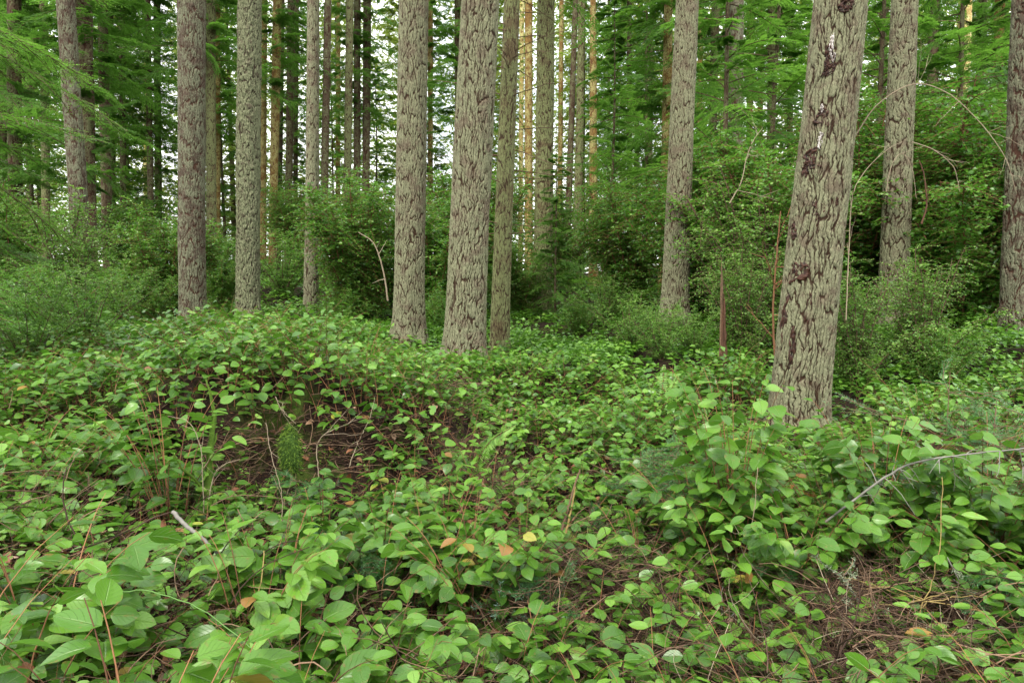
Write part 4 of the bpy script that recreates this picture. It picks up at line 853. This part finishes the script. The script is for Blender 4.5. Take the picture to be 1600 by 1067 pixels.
# fir seedlings with real needles
def seedling(label, px, d, h, nb, blue, seed, lean=0.0, zoff=0.0, spread=1.0):
    h *= 1.4; nb = int(nb*1.4)
    rg = np.random.default_rng(seed+300); x = (px-800)/FPX*d; o = thing('fir_seedling', (x, d, float(G(x, d))+zoff), label, 'seedling')
    st = MB(); nd = MB(); t = np.linspace(0, 1, 10); A = np.stack([lean*h*t, 0*t, h*t-.03], -1); tubes(st, A[None], np.linspace(.0045, .0012, 10)[None]*(h/.4)**.2, 5)
    tw = []
    for k in range(nb):
        q = .15+.85*rg.random(); a0 = A[int(q*9)]; az = rg.random()*6.28; l = h*spread*(.25+.55*(1-q*.7))*(.6+.6*rg.random()); dd = unit(np.array([math.cos(az), math.sin(az), rg.uniform(-.1, .5)]))
        u = np.linspace(0, 1, 8)[:, None]; c = a0+dd*l*u-np.array([0, 0, .25*l])*u*u; tw.append(c)
        for j in range(3):
            d2 = unit(dd+rg.normal(0, .55, 3)*[1, 1, .4]); tw.append(c[2+j*2-(j > 1)]+d2*l*.45*u)
    tw = np.array(tw); tubes(st, tw, np.linspace(.0022, .001, 8), 4, .5)
    S = len(tw); m_ = 74; u = rg.random((S, m_))*6.99; i0 = u.astype(int); f = (u-i0)[..., None]; ar = np.arange(S)[:, None]
    p = tw[ar, i0]*(1-f)+tw[ar, i0+1]*f; tg = unit(tw[ar, i0+1]-tw[ar, i0]); rn = unit(np.cross(tg, rg.normal(0, 1, p.shape))); dr = unit(rn*.85+tg*.65+[0, 0, .15])
    tip = (u/7 > .45)*blue; r = np.clip(rg.random((S, m_))*.6+tip*(.25+.2*rg.random((S, 1))), 0, 1)
    p, dr = p.reshape(-1, 3), dr.reshape(-1, 3)
    sprays(nd, p, dr, rg.normal(0, 1, dr.shape), .021*(.7+.5*rg.random(len(p))), .0023, r.ravel())
    st.obj('stems', TWIG, o); nd.obj('needles', FIRS, o)
for k, a in enumerate([
 ('fir seedling with blue tipped needles left of the bottom centre', 515, 2.9, .24, 12, 1.0), ('green fir seedling right of the blue tipped one', 595, 2.9, .22, 12, .3),
 ('fir seedling with the bluest tips right of the fir cone', 790, 2.75, .22, 12, 1.3), ('pale fine fir seedling right of the blue one', 862, 2.75, .26, 14, .7),
 ('green fir seedling above the mossy floor', 1005, 3.9, .34, 16, .2), ('greyish fir seedling left of the spotted salal', 1065, 3.8, .40, 16, .6), ('low fir seedling on the left of the mossy floor', 925, 3.7, .22, 12, .2),
 ('pale tipped fir seedling above the fallen branch at right', 1490, 3.5, .72, 20, .8), ('green fir seedling right of the pale tipped one', 1565, 3.3, .62, 20, .3), ('fir seedling at the bottom right corner', 1585, 2.6, .26, 13, .4),
 ('tiny fir seedling beneath the low hanging salal', 1250, 2.85, .26, 8, .0), ('small fir seedling left of the red stem', 430, 2.7, .20, 8, .1), ('fir seedling between the two fir cones of leaves at centre', 690, 3.1, .20, 10, .4),
 ('tiny fir seedling hanging on the dark bank', 455, 3.6, .26, 10, .0), ('fir seedling among the leaves left of the tall shrub', 1100, 3.4, .36, 14, .3)]):
    seedling(*a, k)

# moss cushion, mossy stem on the bank
def mossblob(name, label, cat, c, rx, ry, rz, seed, nf=5000):
    rg = np.random.default_rng(seed); m_ = MB(); th = np.linspace(0, 2*PI, 33)[:-1]; ph = np.linspace(-1.2, PI/2-.02, 18); T_, F_ = np.meshgrid(th, ph)
    k = 1+.35*(fbm(np.cos(T_)*2+9+seed, np.sin(T_)*2+F_*1.5+9, 2, 3)-.5)*2
    V_ = np.stack([rx*k*np.cos(F_)*np.cos(T_), ry*k*np.cos(F_)*np.sin(T_), rz*k*np.sin(F_)], -1); idx = np.arange(T_.size).reshape(T_.shape); nx_ = np.roll(idx, -1, 1)
    m_.add(V_, np.stack([idx[:-1], nx_[:-1], nx_[1:], idx[1:]], -1), .3)
    p = V_.reshape(-1, 3)[rg.integers(0, T_.size, nf)]+rg.normal(0, .006, (nf, 3)); sprays(m_, p, unit(p/np.array([rx, ry, rz]))+rg.normal(0, .6, (nf, 3))-[0, 0, .8*(rz > .115)], rg.normal(0, 1, (nf, 3)), .013+.02*(rz > .115)*rg.random(nf), .004, rg.random(nf))
    return tag(m_.obj(name, MOSS, None, tuple(c)), label, cat)
x = (855-800)/FPX*3.1; mossblob('moss_cushion', 'round bright moss cushion left of the leaning sticks', 'moss', (x, 3.1, float(G(x, 3.1))+.06), .11, .09, .11, 3)
mossblob('mossy_root', 'hanging green mossy root column in the dark bank', 'root', P(453, 705, 3.75), 0.055, .05, .12, 5, 2600)
branch('mossy_stump', 'olive mossy thin stump standing at the left of the dark bank', 'stump', [(326, 800, 3.4), (326, 740, 3.45), (330, 690, 3.5), (336, 640, 3.55)], .022, .012, MOSS, 4, .25, 77)
for k, (lb, pts) in enumerate([
 ('whitish twig rising and curving left in front of the dark bank', [(318, 800, 3.2), (316, 740, 3.2), (312, 695, 3.2), (295, 660, 3.2), (262, 650, 3.2)]),
 ('whitish twig arching right from the mossy stem', [(326, 780, 3.2), (335, 740, 3.2), (352, 725, 3.2), (375, 717, 3.2)]),
 ('pale stem rising through the middle of the dark bank', [(440, 830, 3.1), (440, 770, 3.1), (425, 715, 3.1), (415, 660, 3.15)]),
 ('pale twig hanging from the bank lip at its middle', [(430, 620, 3.6), (440, 640, 3.6), (462, 662, 3.6)]),
 ('forked pale twig at the right of the dark bank', [(498, 745, 3.1), (495, 700, 3.1), (505, 680, 3.1), (520, 672, 3.1)]),
 ('slanting twig at the right end of the dark bank', [(545, 730, 3.3), (560, 690, 3.3), (580, 650, 3.3)]),
 ('brown root lying along the foot of the dark bank', [(330, 790, 3.1), (360, 776, 3.1), (400, 774, 3.1), (450, 780, 3.1)])]):
    branch('bare_twig', lb, 'twig', pts, .0025, .0010, WHITW if k < 6 else TWIG, 4, .15, 90+k)

# ------------------------------------------------------------------ uncountable litter
def scatter(n, seed, ymin, ymax):
    rg = np.random.default_rng(seed); d = np.exp(rg.uniform(math.log(ymin), math.log(ymax), n)); px = rg.uniform(-80, 1680, n); x = (px-800)/FPX*d; z = G(x, d); return rg, x, d, z, *to_px(x, d, z+.06)
rg, x, y, z, px, py = scatter(95000, 81, 1.7, 6)
k = rg.random(len(x)) < np.clip(in_void(px, py)*(.25+1.5*np.clip((fbm(x*2.5+20, y*2.5+20, 12, 3)-.38)*3, 0, 1))+.07, 0, 1); x, y, z = x[k], y[k], z[k]; n = len(x)
mb = MB(); az = rg.random(n)*6.28; l = rg.uniform(.05, .34, n); el = np.abs(rg.normal(0, .35, n)); u = np.linspace(0, 1, 6)
d = np.stack([np.cos(az)*np.cos(el), np.sin(az)*np.cos(el), np.sin(el)], -1); b2 = rg.normal(0, .35, (n, 3))
lift = np.clip((fbm(x*3+40, y*3+20, 13, 2)-.35)*1.3, .03, .26)
T_ = np.stack([x, y, z+rg.uniform(0, 1, n)**1.6*lift], -1)[:, None]+d[:, None]*l[:, None, None]*u[:, None]+b2[:, None]*(l[:, None, None]*(u*(1-u))[:, None])+np.cumsum(rg.normal(0, .004, (n, 6, 3)), 1)
tubes(mb, T_, np.linspace(1, .5, 6)[None]*(.0008+.0030*rg.random(n)**2.2)[:, None], 3, np.clip(rg.normal(.32, .28, n), 0, 1.1))
n = 420; y = rg.uniform(2.1, 3.0, n); px = np.where(rg.random(n) < .8, rg.uniform(1230, 1680, n), rg.uniform(980, 1300, n)); x = (px-800)/FPX*y; z = G(x, y)+.03; az = rg.random(n)*6.28; el = np.abs(rg.normal(.2, .4, n)); l = rg.uniform(.12, .5, n)
d = np.stack([np.cos(az)*np.cos(el), np.sin(az)*np.cos(el), np.sin(el)], -1); u = np.linspace(0, 1, 9)
T_ = np.stack([x, y, z], -1)[:, None]+d[:, None]*l[:, None, None]*u[:, None]+rg.normal(0, .5, (n, 3))[:, None]*(l[:, None, None]*(u*(1-u))[:, None])+np.cumsum(rg.normal(0, .006, (n, 9, 3)), 1)
tubes(mb, T_, np.linspace(1, .4, 9)[None]*rg.uniform(.0012, .0028, n)[:, None], 4, rg.random(n), 1)
tag(mb.obj('twig_litter', [TWIG, WHITW]), 'tangle of thin brown dead twigs on the forest floor', 'twigs', kind='stuff')
rg, x, y, z, px, py = scatter(60000, 82, 1.3, 5.5); n = len(x); mb = MB(); az = rg.random(n)*6.28
sprays(mb, np.stack([x, y, z+.004+.012*rg.random(n)], -1), np.stack([np.cos(az), np.sin(az), rg.normal(0, .25, n)], -1), rg.normal(0, .5, (n, 3))+[0, 0, 1], rg.uniform(.02, .05, n), .0028, rg.random(n))
tag(mb.obj('needle_litter', LITT), 'fallen rusty conifer needles covering the soil', 'needles', kind='stuff')
rg, x, y, z, px, py = scatter(4200, 83, 1.7, 6); k = rg.random(len(x)) < .2+in_void(px, py); x, y, z = x[k], y[k], z[k]; n = len(x); mb = MB()
leaves(mb, np.stack([x, y, z+.02+.08*rg.random(n)], -1), rg.normal(0, 1, (n, 3))*[1, 1, .25], rg.normal(0, .4, (n, 3))+[0, 0, 1], rg.uniform(.04, .08, n), rg.uniform(.025, .045, n), 4, 2, .5, .5, .04)
tag(mb.obj('leaf_litter', DEADL), 'old curled brown leaves strewn between the twigs', 'leaves', kind='stuff')
rg, x, y, z, px, py = scatter(130000, 84, 1.4, 7); mk = fbm(x*2.1+60, y*2.1+60, 13, 3)+.30*np.clip(1.2-((px-935)/130)**2-((py-940)/110)**2, 0, 1)
k = mk > .60; x, y, z = x[k], y[k], z[k]; n = len(x); mb = MB()
sprays(mb, np.stack([x, y, z+.03*rg.random(n)], -1), rg.normal(0, .7, (n, 3))+[0, 0, .8], rg.normal(0, 1, (n, 3)), rg.uniform(.012, .034, n), .007, np.clip(rg.normal(.6, .25, n), 0, 1))
tag(mb.obj('moss_carpet', MOSS), 'yellow green moss carpeting patches of the hollow floor', 'moss', kind='stuff')
# tiny low plants and fresh sprigs between the shrubs
rg, x, y, z, px, py = scatter(2600, 85, 1.6, 7); n = len(x); mb = MB()
salal(mb, mb, np.stack([x, y, z-.01], -1), rg.random(n)*6.28, rg.uniform(.05, .2, n), rg.uniform(.02, .1, n), 6, .026, 3, 2, 3, .0012, 0, None, True, rg, 5, 1, 0)
tag(mb.obj('low_seedlings', [HUC, STEM]), 'tiny light green sprouts filling gaps of the ground cover', 'sprouts', kind='stuff')
